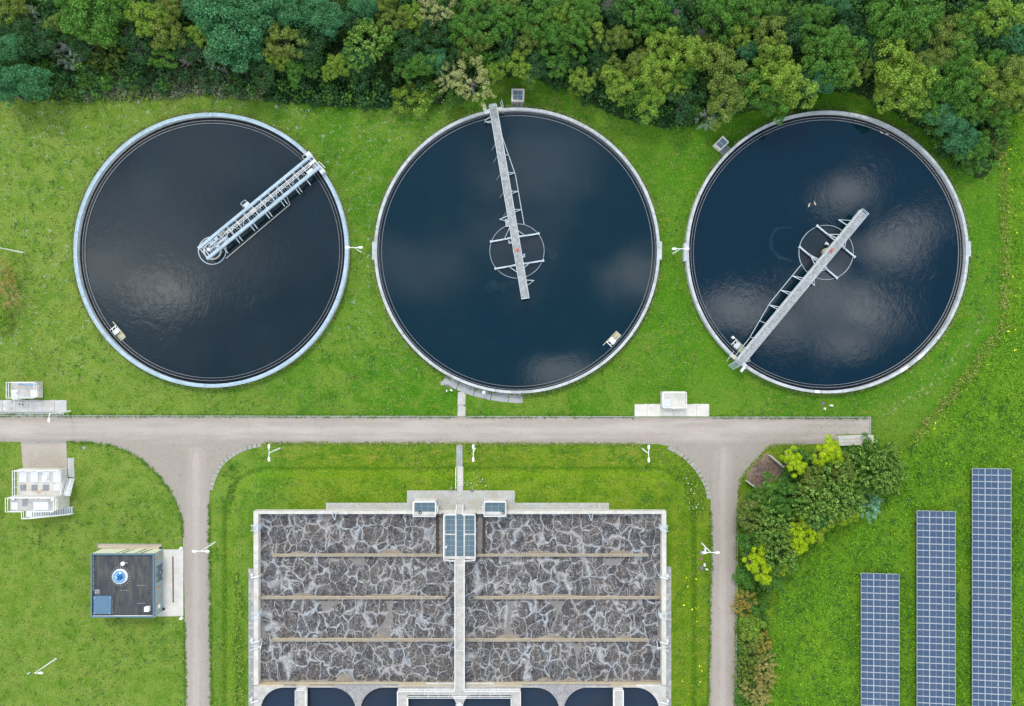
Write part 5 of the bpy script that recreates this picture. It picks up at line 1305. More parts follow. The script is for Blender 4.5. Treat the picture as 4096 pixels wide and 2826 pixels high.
# ------------------------------------------------------------------ long block wall and compost bay
bw = thing('block_wall', 'long low wall of pale concrete blocks at the road end', 'wall', P(3410, 1757))
mb = MB(); rnd = random.Random(5)
A, B_ = P(3341, 1762), P(3479, 1757); d = B_-A; n = 18; ang = math.atan2(d.y, d.x); nv = Vector((-d.y, d.x, 0)).normalized()
for i in range(n):
    for j in range(3):
        p = A+d*((i+.5)/n) + nv*((j-1)*.46); mb.box((p.x, p.y, .62+rnd.uniform(-.012, .012)), (d.length/n-.025, .435, 1.24), ang)
mb.build('wall_blocks', M['slab_bright'], bw, kind='stuff')
sheet('mulch_bed', [(3064, 1812), (3079, 1818), (3122, 1863), (3136, 1888), (3105, 1918), (3060, 1945), (3044, 1960), (2996, 1925), (2984, 1906), (3000, 1880), (3022, 1850)], .024, M['mulch'], 'brown mulch heap ground of the open compost bay', 3, 9, 10)
for a, b, lb in (((3072, 1819), (3128, 1867), 'upper grey board wall of the compost bay'), ((2982, 1922), (3044, 1970), 'lower grey board wall of the compost bay'), ((3123, 1921), (3148, 1899), 'short back board wall of the compost bay')):
    t = thing('board_wall', lb, 'wall', P(*a), 'compost bay board walls'); pa, pb = P(*a), P(*b); n = 4
    for i in range(n):
        u, v = pa+(pb-pa)*(i/n+.004), pa+(pb-pa)*((i+1)/n-.004)
        mb = MB(); mb.bar((u.x, u.y, .5), (v.x, v.y, .5), .2, 1.0); mb.build('board', M['wood'], t)
hp = MB(); rnd = random.Random(8)
for i in range(340):
    u = rnd.random(); v = rnd.random(); p = P(3030+u*75+rnd.uniform(-14, 14)-v*22, 1850+v*80); hp.bar((p.x, p.y, .03), (p.x+rnd.uniform(-.45, .45), p.y+rnd.uniform(-.45, .45), .08+rnd.random()*.14), .05, .05)
tag(hp.build('brushwood', M['mulch'], None, 'loose brushwood scattered in the compost bay', kind='stuff'))

# ------------------------------------------------------------------ solar tables
TW, TL, ZL, ZR = 5.42, 8.86, .78, 1.42
tilt = math.atan2(ZR-ZL, TW); plen = math.hypot(TW, ZR-ZL)/3
def solar_table():
    t = thing('solar_table', 'solar table', 'solar panel', (0, 0, 0), 'solar tables in the meadow')
    pw, pl = plen-.03, TL/9-.03
    mods = None
    for i in range(3):
        for j in range(9):
            u = (i-1)*plen; loc_ = (u*math.cos(tilt), (4-j)*TL/9, (ZL+ZR)/2+u*math.sin(tilt))
            if mods is None:
                mb = MB(); fw = .04
                mb.box((0, 0, -.022), (pw, pl, .035), 0, 1)
                for s in (-1, 1): mb.box((s*(pw/2-fw/2), 0, 0), (fw, pl, .03), 0, 1); mb.box((0, s*(pl/2-fw/2), 0), (pw-2*fw, fw, .03), 0, 1)
                mb.box((0, 0, .002), (.03, pl-2*fw, .012), 0, 1)
                x_, y_ = pw/2-fw, pl/2-fw; mb.add([(-x_, -y_, .003), (x_, -y_, .003), (x_, y_, .003), (-x_, y_, .003)], [(0, 1, 2, 3)], 0)
                mods = mb.build('solar_module', [M['solar'], M['solarframe']], t)
                m0 = mods
            else: m0 = mods.copy(); col.objects.link(m0); m0.parent = t
            m0.location = loc_; m0.rotation_euler = (0, -tilt, 0)
    mb = MB()
    for y in (-3.6, -1.2, 1.2, 3.6):
        mb.bar((-TW/2+.2, y, ZL-.08), (TW/2-.2, y, ZR-.08), .08, .1)
        for x in (-1.7, 1.7): mb.bar((x, y, -.05), (x, y, (ZL+ZR)/2+x*math.tan(tilt)-.12), .1, .1)
    for f in (.08, .25, .42, .58, .75, .92):
        x = -TW/2+TW*f; z_ = ZL+(ZR-ZL)*f-.03; mb.bar((x, -TL/2-.03, z_-.03), (x, TL/2+.06, z_-.03), .06, .05)
    mb.build('support_frame', M['galv'], t)
    return t
proto = solar_table()
first = True
order = ['top', 'second', 'third', 'bottom']
for cn, xc, y_ in (('left', 3520.5, (2414, 2652, 2891)), ('middle', 3744.5, (2164, 2402.5, 2641.5, 2881)), ('right', 3966.5, (1994, 2232.5, 2471.5, 2710.5))):
    for i, yc in enumerate(y_):
        o = proto if first else copy_tree(proto); first = False
        p = P(xc, yc, 1.1); o.location = (p.x, p.y, 0)
        o['label'] = '%s blue solar table in the %s of three columns on the meadow' % (('top', 'middle', 'bottom')[i] if len(y_) == 3 else order[i], cn)

# ------------------------------------------------------------------ ducks on the right tank
def duck(x, y, ang, label):
    p = P(x, y, WAT); t = thing('duck', label, 'duck', (p.x, p.y, WAT), 'ducks on the right tank'); mb = MB()
    prof = [(-.30, .02, .10), (-.22, .09, .07), (-.08, .14, .05), (.08, .135, .05), (.18, .09, .08), (.21, .055, .16), (.24, .06, .24), (.29, .05, .27), (.34, .02, .26), (.41, .012, .25)]
    n = 8
    for x_, r, z_ in prof:
        for k in range(n): a = 2*math.pi*k/n; mb.v.append((p.x+x_, p.y+r*math.cos(a), WAT+z_+r*.8*math.sin(a)))
    for i in range(len(prof)-1):
        for k in range(n): mb.f.append((i*n+k, i*n+(k+1) % n, (i+1)*n+(k+1) % n, (i+1)*n+k)); mb.m.append(0)
    mb.build('body', plain('duck_feathers', (.5, .47, .42), (.3, .25, .2), .8, sc_=9), t, smooth=True)
    for s in (-1, 1):
        mb = MB(); mb.lathe((p.x-.06, p.y+s*.12, WAT+.06), [(.02, 0), (.05, .03), (.04, .10), (0, .13)], 6); mb.build('wing', plain('duck_wing', (.35, .3, .26)), t)
    t.rotation_euler = (0, 0, R(ang))
duck(3235.5, 822, 70, 'left duck swimming above the bridge on the right tank'); duck(3258.5, 815.5, 120, 'right duck swimming above the bridge on the right tank')
duck(3525, 531, 150, 'left duck near the top rim of the right tank'); duck(3546, 538.5, 170, 'right duck near the top rim of the right tank')

# ------------------------------------------------------------------ vegetation
import numpy as np
def quads_mesh(name, C, Nn, size, rng, asp=1.35):
    """leaf cards: centres C, normals Nn, half sizes"""
    n = len(C); t = rng.normal(size=(n, 3)); u = np.cross(Nn, t); u /= np.linalg.norm(u, axis=1)[:, None] + 1e-9; v = np.cross(Nn, u)
    su = (size*asp)[:, None]; sv = size[:, None]
    bend = Nn*(size*.35)[:, None]
    V = np.empty((n, 4, 3)); V[:, 0] = C-u*su; V[:, 1] = C-v*sv*.9+bend*.2; V[:, 2] = C+u*su-bend; V[:, 3] = C+v*sv*.9+bend*.2
    me = bpy.data.meshes.new(name); me.vertices.add(n*4); me.vertices.foreach_set('co', V.reshape(-1)); me.loops.add(n*4); me.loops.foreach_set('vertex_index', np.arange(n*4, dtype=np.int32))
    me.polygons.add(n); me.polygons.foreach_set('loop_start', np.arange(0, n*4, 4, dtype=np.int32)); me.polygons.foreach_set('loop_total', np.full(n, 4, dtype=np.int32)); me.update(calc_edges=True); me.validate()
    return me
def unit(a): return a/(np.linalg.norm(a, axis=1)[:, None]+1e-9)
def crown_mesh(seed, lobes, lr, N, leaf, zs=.75, jit=.55, tuft=0.0, sparse=0.0, irr=.25):
    rng = np.random.default_rng(seed)
    d = unit(rng.normal(size=(lobes, 3))); d[:, 2] = np.abs(d[:, 2])*1.1-.25; d = unit(d)
    ph = rng.uniform(0, 6.28, 3); az = np.arctan2(d[:, 1], d[:, 0])
    rad = 1+irr*(.6*np.sin(2*az+ph[0])+.5*np.sin(3*az+ph[1])+.35*np.sin(5*az+ph[2]))
    c = d*(rng.uniform(.35, .86, lobes)**.6*rad)[:, None]; c[:, 2] *= zs
    lrad = lr*rng.uniform(.65, 1.3, lobes)
    w_ = lrad**2; k = rng.choice(lobes, N, p=w_/w_.sum())
    dd = unit(rng.normal(size=(N, 3)) + c[k]*(.9 if not tuft else 1.6) + np.array([0, 0, .45]))
    q = rng.uniform(.45 if sparse else .72, 1.08, N)
    C = c[k] + dd*(lrad[k]*q)[:, None]*np.array([1, 1, .85])
    if tuft: C = c[k] + dd*(lrad[k]*q*.55)[:, None] + unit(c[k]+np.array([0, 0, .25]))*(lrad[k]*tuft*rng.uniform(0, 1.3, N))[:, None]
    nrm = unit(dd + rng.normal(size=(N, 3))*jit)
    return quads_mesh('crown', C, nrm, leaf*rng.uniform(.6, 1.35, N), rng)
CROWNS = {
 'broad': [crown_mesh(i, 60, .26, 8600, .030, .72, .6, 0, 0, .38) for i in (1, 2, 3)],
 'fine':  [crown_mesh(i, 80, .20, 10500, .025, .78, .8, 0, 1, .45) for i in (11, 12, 13)],
 'feather': [crown_mesh(i, 60, .26, 5200, .024, .7, .9, .9, 1, .4) for i in (21, 22)],
 'puff':  [crown_mesh(i, 26, .30, 7000, .026, .72, .35, 0, 0, .3) for i in (31, 32, 33)],
 'tuft':  [crown_mesh(i, 190, .13, 9500, .024, .72, .5, 1.3, 0, .22) for i in (41, 42, 43)],
 'shrub': [crown_mesh(i, 24, .36, 3600, .040, .65, .7, 0, 1, .35) for i in (51, 52, 53)],
}
def trunk_mesh(seed, limbs=7):
    rnd = random.Random(seed); mb = MB(); mb.tube([(0, 0, 0), (.01, .01, .35), (0, 0, .62), (.02, 0, .95)], [.045, .034, .026, .006], 7)
    for i in range(limbs):
        a = i*2.4+rnd.random(); z0 = rnd.uniform(.38, .72); l = rnd.uniform(.22, .4)
        p1 = (math.cos(a)*l*.5, math.sin(a)*l*.5, z0+.12); p2 = (math.cos(a)*l, math.sin(a)*l, z0+.2)
        mb.tube([(0, 0, z0), p1, p2], [.02, .012, .004], 5)
    me = bpy.data.meshes.new('trunk'); me.from_pydata(mb.v, [], mb.f); me.update(); return me
TRUNKS = [trunk_mesh(s) for s in (1, 2, 3)]
def bare_mesh(seed):
    rnd = random.Random(seed); mb = MB()
    for i in range(46):
        a = rnd.uniform(0, 6.28); e = rnd.uniform(.25, 1.3); l = rnd.uniform(.6, 1.05)
        d = Vector((math.cos(a)*math.cos(e), math.sin(a)*math.cos(e), math.sin(e)*.8)); p0 = d*rnd.uniform(0, .3); p1 = d*l*.6+Vector((rnd.uniform(-.1, .1), rnd.uniform(-.1, .1), 0)); p2 = d*l
        mb.tube([p0, p1, p2], [.014, .009, .003], 4, cap=False)
        for k in range(3):
            q = p1.lerp(p2, rnd.random()); mb.tube([q, q+Vector((rnd.uniform(-.18, .18), rnd.uniform(-.18, .18), rnd.uniform(0, .15)))], [.006, .002], 3, cap=False)
    me = bpy.data.meshes.new('branches'); me.from_pydata(mb.v, [], mb.f); me.update(); return me
BARE = [bare_mesh(s) for s in (1, 2)]
SPEC = {  # leaf material, crown family, descriptor, shape word
 'T': ('teal', 'broad', 'blue green', 'leafy tree'), 'G': ('green', 'fine', 'mid green', 'leafy tree'), 'Y': ('yellow', 'fine', 'yellow green', 'leafy tree'),
 'O': ('olive', 'fine', 'olive brown', 'sparse tree'), 'D': ('dark', 'shrub', 'dark green', 'bushy tree'), 'S': ('silver', 'feather', 'silver grey', 'shrub'),
 'W': ('willow', 'feather', 'pale straw', 'feathery tree'), 'L': ('lime', 'puff', 'bright lime', 'rounded shrub'), 'M': ('limedk', 'puff', 'dull lime', 'rounded shrub'),
 'P': ('tipped', 'tuft', 'dark green', 'bright tipped tree'), 'U': ('bluish', 'feather', 'pale blue green', 'willow shrub'), 'R': ('rust', 'feather', 'rusty orange', 'feathery shrub'),
 'N': ('tanleaf', 'feather', 'tan', 'feathery shrub'), 'g': ('green', 'shrub', 'fresh green', 'low shrub'), 'y': ('yellow', 'shrub', 'yellow green', 'low shrub'), 'o': ('olive', 'feather', 'olive', 'feathery shrub'),
 'd': ('dark', 'shrub', 'dark green', 'low shrub'), 'B': (None, 'bare', 'bare grey', 'twiggy tree')}
PLANTS = []
vr = random.Random(77)
def plant(sp_, px, py, rp, area, h=None):
    mat_, fam, desc, shape = SPEC[sp_]
    low = 'shrub' in shape
    r = rp*S*(1.0 if area == 'forest' else 1.18)
    if h is None: h = (r*1.25+.2) if low else min(9.5, 2.0+r*1.75)
    zs = vr.uniform(.8, 1.05); zc = max(r*.35, h-r*.85*zs)
    p = P(px, py, zc); z0 = hgt(p.x, p.y)
    t = thing('shrub' if low else 'tree', 'x', 'shrub' if low else 'tree', (p.x, p.y, z0), None)
    if fam == 'bare':
        c = bpy.data.objects.new('branches', BARE[len(PLANTS) % 2]); me_mat = M['greybark']; c.location = (0, 0, zc-z0-r*.3)
    else:
        c = bpy.data.objects.new('crown', CROWNS[fam][vr.randrange(len(CROWNS[fam]))]); me_mat = LEAF[mat_]; c.location = (0, 0, zc-z0)
    if not c.data.materials: c.data.materials.append(None)
    c.material_slots[0].link = 'OBJECT'; c.material_slots[0].material = me_mat
    c.rotation_euler = (vr.uniform(-.12, .12), vr.uniform(-.12, .12), vr.uniform(0, 6.28)); c.scale = (r*vr.uniform(.92, 1.08), r*vr.uniform(.92, 1.08), r*zs); col.objects.link(c); c.parent = t
    tr = bpy.data.objects.new('trunk' if not low else 'stem', vr.choice(TRUNKS))
    if not tr.data.materials: tr.data.materials.append(M['bark'])
    hh = max(.5, zc-z0+r*.2); tr.scale = (hh*.9 if not low else hh*1.1,)*2 + (hh,); tr.rotation_euler = (0, 0, vr.uniform(0, 6.28)); col.objects.link(tr); tr.parent = t
    PLANTS.append((t, sp_, px, py, rp, area, desc, shape)); return t
FOREST = """T36,200,60 T121,330,68 T18,315,58 T36,370,44 O54,36,62 S121,60,34 G290,36,74 G375,62,105 G460,40,80 G424,124,58 O260,90,52 D180,170,62 D60,110,55 D330,180,50
Y600,85,72 O666,127,72 O684,36,55 T787,24,52 T878,79,84 T920,140,108 T969,48,82 T1030,92,74 T993,180,72 Y800,140,46 T1150,36,76 T1259,48,72 T1300,105,52 D1215,120,60 D560,180,55 D740,190,50
O1144,170,74 Y1108,245,44 G1180,280,46 G1247,282,36 Y1356,262,46 o448,200,60 o424,255,50 S290,224,52 S236,212,34 S539,230,32 S163,127,34 S527,151,30 G648,230,46 S860,242,40 S787,218,38 B963,266,40 T938,205,58 B320,120,48 B740,235,44
g339,327,42 g424,333,40 g190,285,44 d250,320,50 d560,300,50 D1060,290,48 D1250,200,60
T1318,73,66 T1463,24,62 D1410,90,55 P1470,178,86 T1433,235,52 D1445,290,44 Y1335,275,42 O1530,30,52 Y1663,79,50 O1693,133,42 O1584,91,60 G1560,165,50 W1754,42,62 G1833,12,40 Y1923,24,38 G1863,121,76 O1885,180,60 G1972,121,72 G2014,67,62 O2020,36,46 D1930,60,50 D1760,130,60 D1640,190,56
G2129,103,66 O2117,162,58 G2220,151,66 G2293,163,70 G2196,36,62 Y2244,60,54 G2341,48,66 Y2365,115,58 B2438,24,46 O2474,157,56 G2565,36,80 G2620,91,76 T2655,24,50 Y2644,188,70 Y2600,303,76 O2547,266,56 O2444,284,52 O2559,230,38 Y2480,357,66 G2541,375,62 Y2601,393,66 Y2662,339,66 Y2323,321,46 y2317,357,32
W1887,327,70 W1796,315,46 Y1972,297,46 G1675,266,52 T1748,242,46 G1615,278,38 B1640,220,40 y1621,393,50 y1687,387,54 g1724,363,44 g1815,400,40 Y2069,260,50 G2008,242,48 D2147,266,50 G2117,300,38 G2232,260,52 D2390,194,44 D2293,254,40 G1900,240,46 D1840,215,52 D2050,190,56 D2480,60,56 D2400,250,46 d2230,330,40 d2390,330,46
Y2763,224,82 G2732,315,56 Y2708,345,50 B2805,133,34 Y2956,139,56 O3077,151,76 O2878,200,52 T2987,212,42 O2902,290,94 G2968,339,84 O2908,393,78 Y3083,242,80 Y3120,339,92 G3071,393,64 Y3138,387,58 G3259,163,66 G3332,182,80 G3301,260,86 Y3374,278,70 T3277,321,60 O3440,254,60 G3198,79,52 G3289,60,46 G2878,55,86 G2950,36,70 G3059,24,60 T3356,12,46 B3090,85,54 B2700,60,40 D2730,120,56 D3170,130,56 D3390,120,60 D3480,170,56
G3592,60,104 G3543,133,90 G3664,91,86 Y3640,150,70 O3816,109,62 O3864,109,52 O3773,182,80 G3846,170,72 Y3997,79,86 T4052,151,72 G3907,79,62 Y3604,315,108 Y3592,268,80 Y3640,375,70 Y3543,363,58 G3737,315,80 G3695,418,68 O3725,254,70 G3834,284,80 G3828,375,88 Y3900,315,80 G3955,260,70 O3961,387,80 O4028,303,80 Y4058,363,74 G3882,450,64 T3773,466,58 G3985,450,58 D3500,250,58 D3700,180,60 D3930,190,60
T3846,515,54 g3749,533,44 T3846,575,54 G3907,590,52 g3882,654,52 o3949,575,40 d3790,590,40 S2823,478,38 D2732,412,58 d2660,440,50 g2770,445,40 d3200,400,40""".split()
for s in FOREST:
    a, b, c = s[1:].split(','); plant(s[0], float(a), float(b), float(c), 'forest')
CLUMP = """g3345,1793,26 g3385,1800,26 G3465,1826,54 P3489,1876,92 P3542,1836,52 P3530,1895,60 G3449,1928,46 y3587,1875,26 U3469,2018,43 O3371,1875,42 g3225,1855,42 g3280,1880,36 P3310,1952,104 O3245,1928,44 P3351,1993,80 P3265,2017,68 g3155,1928,40 G3147,1977,50 G3094,2009,64 O2997,2034,42 O3000,2087,42
P3090,2086,70 P3082,2131,54 G3000,2156,50 g3050,2160,44 T3269,2079,34 P3115,2213,66 G3094,2311,40 g2995,2285,34 g3030,2000,36 g3200,1980,44 g3180,2060,42 g3380,1935,40
L3172,1828,34 L3180,1868,32 L3310,1808,44 L3345,1826,28 L3285,1835,26 M3204,2087,40 L3192,2156,38 L3172,2122,28 M3265,2127,33 M3318,2083,30 M3359,2066,28 M3395,2054,28 L3180,2197,25 L3240,2140,24 L3029,2215,36 L3012,2245,32 L3050,2290,34 L3066,2319,16 M3131,2282,24 y3228,1925,20 M3390,1915,26""".split()
for s in CLUMP:
    a, b, c = s[1:].split(','); plant(s[0], float(a), float(b), float(c), 'clump', {'P': 5.8, 'L': 4.8, 'M': 4.4, 'G': 4.6}.get(s[0]))
HEDGE = """g2981,2310,34 R2978,2400,30 R2968,2436,26 g3020,2424,26 y2989,2490,30 y3018,2505,26 y3008,2534,38 o2997,2565,36 R3048,2573,30 o3016,2616,36 N3056,2660,36 o2981,2663,32 N3060,2706,36 o2989,2702,34 N3008,2752,40 N3040,2786,34 g2974,2786,30 g2975,2600,26 g2990,2740,24""".split()
for s in HEDGE:
    a, b, c = s[1:].split(','); plant(s[0], float(a), float(b), float(c), 'hedge')
for sp_, x, y, r in (('R', 14, 1092, 38), ('N', 34, 1182, 40), ('y', 8, 1272, 36)): plant(sp_, x, y, r, 'leftedge')

# one label for each plant: what it looks like first, then the things it stands beside
def place_words(px, py, area):
    if area == 'forest':
        zones = ((230, 'in the top left corner'), (640, 'up left of left tank'), (1000, 'above the left tank'), (1400, 'above the truss bridge end'), (1760, 'above the first tank gap'), (2010, 'above the middle bridge end'),
                 (2330, 'above the square grated chamber'), (2700, 'above the second tank gap'), (3060, 'above the tilted grated chamber'), (3420, 'above the right tank'), (3760, 'up right of right tank'), (9999, 'in the top right corner'))
        z = [w_ for lim, w_ in zones if px < lim][0]
        if px > 3740 and py > 500: return 'right of the right tank top'
        return z
    if area == 'clump':
        if py < 1900: return 'below the pale block wall' if px > 3270 else 'beside the compost bay'
        if px > 3330: return 'at bush clump right end'
        if py < 2120: return 'in bush clump middle'
        return 'at bush clump lower end'
    if area == 'hedge': return 'along the lower right road'
    return 'at the left photo edge'
NUM = ['', 'one', 'two', 'three', 'four', 'five', 'six', 'seven', 'eight', 'nine', 'ten']
ORD = ['top', 'second', 'third', 'fourth', 'fifth', 'sixth', 'seventh', 'eighth', 'ninth', 'tenth']
fam_ = {}
for q in PLANTS:
    t, sp_, px, py, rp, area, desc, shape = q
    big = ('big' if rp >= 66 else 'medium' if rp >= 48 else 'small') if area == 'forest' else ('big' if rp >= 60 else 'medium' if rp >= 36 else 'small')
    fam_.setdefault((big, desc, shape, place_words(px, py, area)), []).append(q)
for (big, desc, shape, pl), qs in fam_.items():
    qs.sort(key=lambda q: q[3]+q[2]*.001)
    for i, q in enumerate(qs):
        base = '%s %s %s%s %s' % (big, desc, shape, 's' if len(qs) > 1 else '', pl)
        if len(qs) == 2: base = '%s of two %s' % ('upper' if i == 0 else 'lower', base)
        elif len(qs) > 2: base = '%s highest of %s %s' % (ORD[i], NUM[len(qs)], base)
        q[0]['label'] = base
        q[0]['group'] = {'forest': 'trees and shrubs of the forest', 'clump': 'bush clump beside the right road', 'hedge': 'hedge shrubs along the right road', 'leftedge': 'shrubs at the left edge'}[q[5]]

# forest floor, meadow and their ground cover
FEDGE = [(-300, 398), (0, 388), (150, 402), (300, 408), (450, 398), (600, 382), (800, 372), (1000, 392), (1150, 404), (1300, 424), (1450, 428), (1600, 430), (1700, 424), (1850, 402), (1935, 352), (2010, 312), (2080, 306), (2180, 330), (2280, 362), (2380, 424), (2480, 478),
         (2650, 512), (2750, 506), (2900, 468), (3030, 436), (3120, 408), (3300, 362), (3420, 372), (3560, 440), (3700, 528), (3780, 612), (3850, 690), (3930, 722), (3990, 640), (4010, 480), (4120, 440), (4400, 430)]
FPOLY = FEDGE + [(4400, -900), (-300, -900)]
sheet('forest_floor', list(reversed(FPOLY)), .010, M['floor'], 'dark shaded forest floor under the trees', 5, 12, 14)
MPOLY = [(4006, 470), (4010, 815), (4012, 1310), (3896, 1470), (3736, 1682), (3620, 1800), (3400, 1900), (3300, 2080), (3120, 2310), (3088, 2500), (3084, 2826), (3080, 3300), (4800, 3300), (4800, 430), (4120, 440)]
sheet('meadow', list(reversed(MPOLY)), .014, M['meadow'], 'rough bright green meadow around the solar tables', 9, 13, 9)
def in_poly(x, y, poly):
    ins = np.zeros(len(x), bool); n = len(poly)
    for i in range(n):
        (x0_, y0_), (x1_, y1_) = poly[i], poly[(i+1) % n]
        cnd = (y0_ > y) != (y1_ > y)
        with np.errstate(divide='ignore', invalid='ignore'): xi = (x1_-x0_)*(y-y0_)/(y1_-y0_+1e-12)+x0_
        ins ^= cnd & (x < xi)
    return ins
def cover_stuff(name, label, poly, n_clumps, per, rad, hh, leaf_, mat_, seed, bbox, gate=None, clip=True):
    """low plants: clumps of leaf cards scattered over a survey polygon"""
    rng = np.random.default_rng(seed); x = rng.uniform(bbox[0], bbox[2], n_clumps*3); y = rng.uniform(bbox[1], bbox[3], n_clumps*3)
    k = in_poly(x, y, poly)
    if gate is not None:
        g_ = np.array([noise.noise((a*gate, b*gate, seed)) for a, b in zip(x, y)]); k &= g_ > -.08
    x, y = x[k][:n_clumps], y[k][:n_clumps]; m_ = len(x)
    wx, wy = (x-2048)*S, (1413-y)*S
    r = rng.uniform(rad[0], rad[1], m_); h = rng.uniform(hh[0], hh[1], m_)
    z0 = np.array([hgt(a, b) for a, b in zip(wx, wy)])
    d = unit(rng.normal(size=(m_*per, 3))); d[:, 2] = np.abs(d[:, 2]); i = np.repeat(np.arange(m_), per); q = rng.uniform(.3, 1, m_*per)**.5
    C = np.stack([wx[i]+d[:, 0]*r[i]*q, wy[i]+d[:, 1]*r[i]*q, z0[i]+.02+d[:, 2]*h[i]*q], 1)
    me = quads_mesh(name, C, unit(d+rng.normal(size=(m_*per, 3))*.6), leaf_*rng.uniform(.6, 1.4, m_*per), rng)
    me.materials.append(mat_); o = bpy.data.objects.new(name, me); col.objects.link(o); return tag(o, label, kind='stuff')
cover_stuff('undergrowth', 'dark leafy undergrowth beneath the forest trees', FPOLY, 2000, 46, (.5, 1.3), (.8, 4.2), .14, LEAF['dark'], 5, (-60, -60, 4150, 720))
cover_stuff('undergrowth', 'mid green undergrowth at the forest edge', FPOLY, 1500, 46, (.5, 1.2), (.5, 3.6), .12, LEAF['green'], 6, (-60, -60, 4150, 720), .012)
BR = [(330, 400), (560, 395), (800, 378), (1060, 398), (1060, 330), (900, 290), (700, 270), (560, 275), (420, 300), (330, 360)]
cover_stuff('bramble_patch', 'grey green brambles at the forest edge above the left tank', BR, 420, 44, (.4, .9), (.3, 1.0), .10, LEAF['bramble'], 7, (320, 260, 1070, 405))
cover_stuff('bramble_patch', 'sparse grey brambles in the top left of the forest', [(0, 250), (600, 250), (600, 400), (0, 400)], 150, 44, (.4, .9), (.3, 1.0), .10, LEAF['olive'], 17, (0, 250, 600, 400))
FR = [(1060, 405), (1300, 424), (1500, 430), (1650, 432), (1650, 370), (1400, 320), (1250, 310), (1100, 330)]
cover_stuff('long_grass', 'dark long grass at the forest edge between left and middle tanks', FR, 700, 22, (.2, .5), (.2, .6), .09, LEAF['dark'], 8, (1050, 300, 1660, 435))
mgrass = leaf('meadow_leaves', (.06, .155, .006), (.075, .175, .009), (.11, .21, .012), None, .3, 2.1)
cover_stuff('meadow_grass', 'tufted bright green grass of the meadow', MPOLY, 12000, 7, (.12, .4), (.06, .25), .075, mgrass, 9, (3080, 430, 4110, 2840))
cover_stuff('meadow_grass', 'darker herb patches of the meadow', MPOLY, 1800, 10, (.2, .5), (.1, .3), .085, LEAF['green'], 10, (3080, 1500, 4110, 2840), .012)
TG = [(3985, 560), (4024, 500), (4036, 900), (4032, 1310), (3912, 1478), (3750, 1690), (3640, 1790), (3610, 1780), (3720, 1660), (3880, 1450), (3995, 1290), (4000, 900)]
cover_stuff('tall_grass', 'tall straw coloured grass strip at the meadow edge', TG, 800, 16, (.2, .5), (.3, .9), .055, LEAF['tanleaf'], 14, (3590, 500, 4040, 1800))
cover_stuff('tall_grass', 'green tall grass mixed along the meadow edge', TG, 1100, 16, (.2, .5), (.3, .7), .06, LEAF['yellow'], 15, (3590, 500, 4040, 1800))
WD = [(942, 2290), (965, 2280), (985, 2450), (985, 2840), (938, 2840), (948, 2500)]
cover_stuff('weed_strip', 'yellow green weeds left of the basin side path', WD, 110, 26, (.2, .45), (.2, .5), .07, LEAF['yellow'], 16, (930, 2280, 990, 2840))
VW = [(2735, 1880), (2775, 1880), (2822, 1990), (2830, 2080), (2760, 2080), (2735, 1960)]
cover_stuff('weed_strip', 'fresh green weeds inside the right road bend', VW, 90, 20, (.2, .5), (.1, .4), .06, LEAF['yellow'], 18, (2730, 1870, 2835, 2090))
VL = [(905, 1860), (960, 1840), (965, 1900), (915, 2080), (890, 2080), (880, 1960)]
cover_stuff('weed_strip', 'fresh green weeds inside the left road bend', VL, 40, 18, (.2, .45), (.1, .3), .06, LEAF['green'], 19, (880, 1840, 970, 2090))
HB_ = [(2958, 2060), (3000, 2040), (3080, 2100), (3110, 2330), (3075, 2440), (3075, 2826), (2945, 2826), (2952, 2400)]
cover_stuff('undergrowth', 'dark undergrowth of the hedge along the right road', HB_, 420, 34, (.3, .7), (.2, .8), .09, LEAF['green'], 20, (2940, 2040, 3115, 2830))
CB = [(3130, 1800), (3200, 1790), (3420, 1790), (3560, 1820), (3540, 1960), (3420, 2050), (3200, 2180), (3110, 2330), (2985, 2300), (2965, 2020), (3050, 1970), (3140, 1900)]
cover_stuff('undergrowth', 'dark undergrowth between the clump bushes', CB, 520, 40, (.4, .9), (.3, 1.2), .11, LEAF['green'], 22, (2960, 1780, 3570, 2340))
ylw = leaf('yellow_petals', (.75, .62, .01), (.7, .58, .01), (.8, .7, .05), None, .1)
wht = leaf('pale_petals', (.55, .62, .42), (.6, .62, .5), (.65, .68, .5), None, .1)
def blossoms(label, poly, n, mat_, seed, bbox, s=.085, gate=.02):
    cover_stuff('wild_flowers', label, poly, n, 3, (.08, .25), (.3, .45), s, mat_, seed, bbox, gate)
blossoms('yellow flowers in the meadow at the right photo edge', [(4030, 470), (4096, 450), (4110, 1400), (3950, 1500), (3720, 1740), (3640, 1860), (3600, 1830), (3700, 1700), (4020, 1320)], 80, ylw, 31, (3600, 440, 4110, 1870))
blossoms('yellow flowers on the right basin verge', [(2690, 2050), (2820, 2050), (2810, 2826), (2720, 2826)], 16, ylw, 32, (2690, 2040, 2830, 2830), .09)
blossoms('pale flower heads inside the right road bend', VW, 14, wht, 33, (2730, 1870, 2835, 2090), .075, None)
blossoms('pale flowers on the bank beside the steps', [(1855, 1880), (1920, 1880), (1960, 1960), (1855, 1960)], 30, wht, 34, (1850, 1880, 1970, 1965), .045, None)
blossoms('pale flowers at the forest edge', [(1430, 360), (1470, 360), (1470, 385), (1660, 360), (1700, 375), (1830, 400), (1790, 415), (1430, 400)], 40, wht, 35, (1420, 340, 1840, 420), .09, None)
blossoms('few yellow flowers in the lower meadow', MPOLY, 22, ylw, 36, (3080, 1800, 4110, 2830), .06)

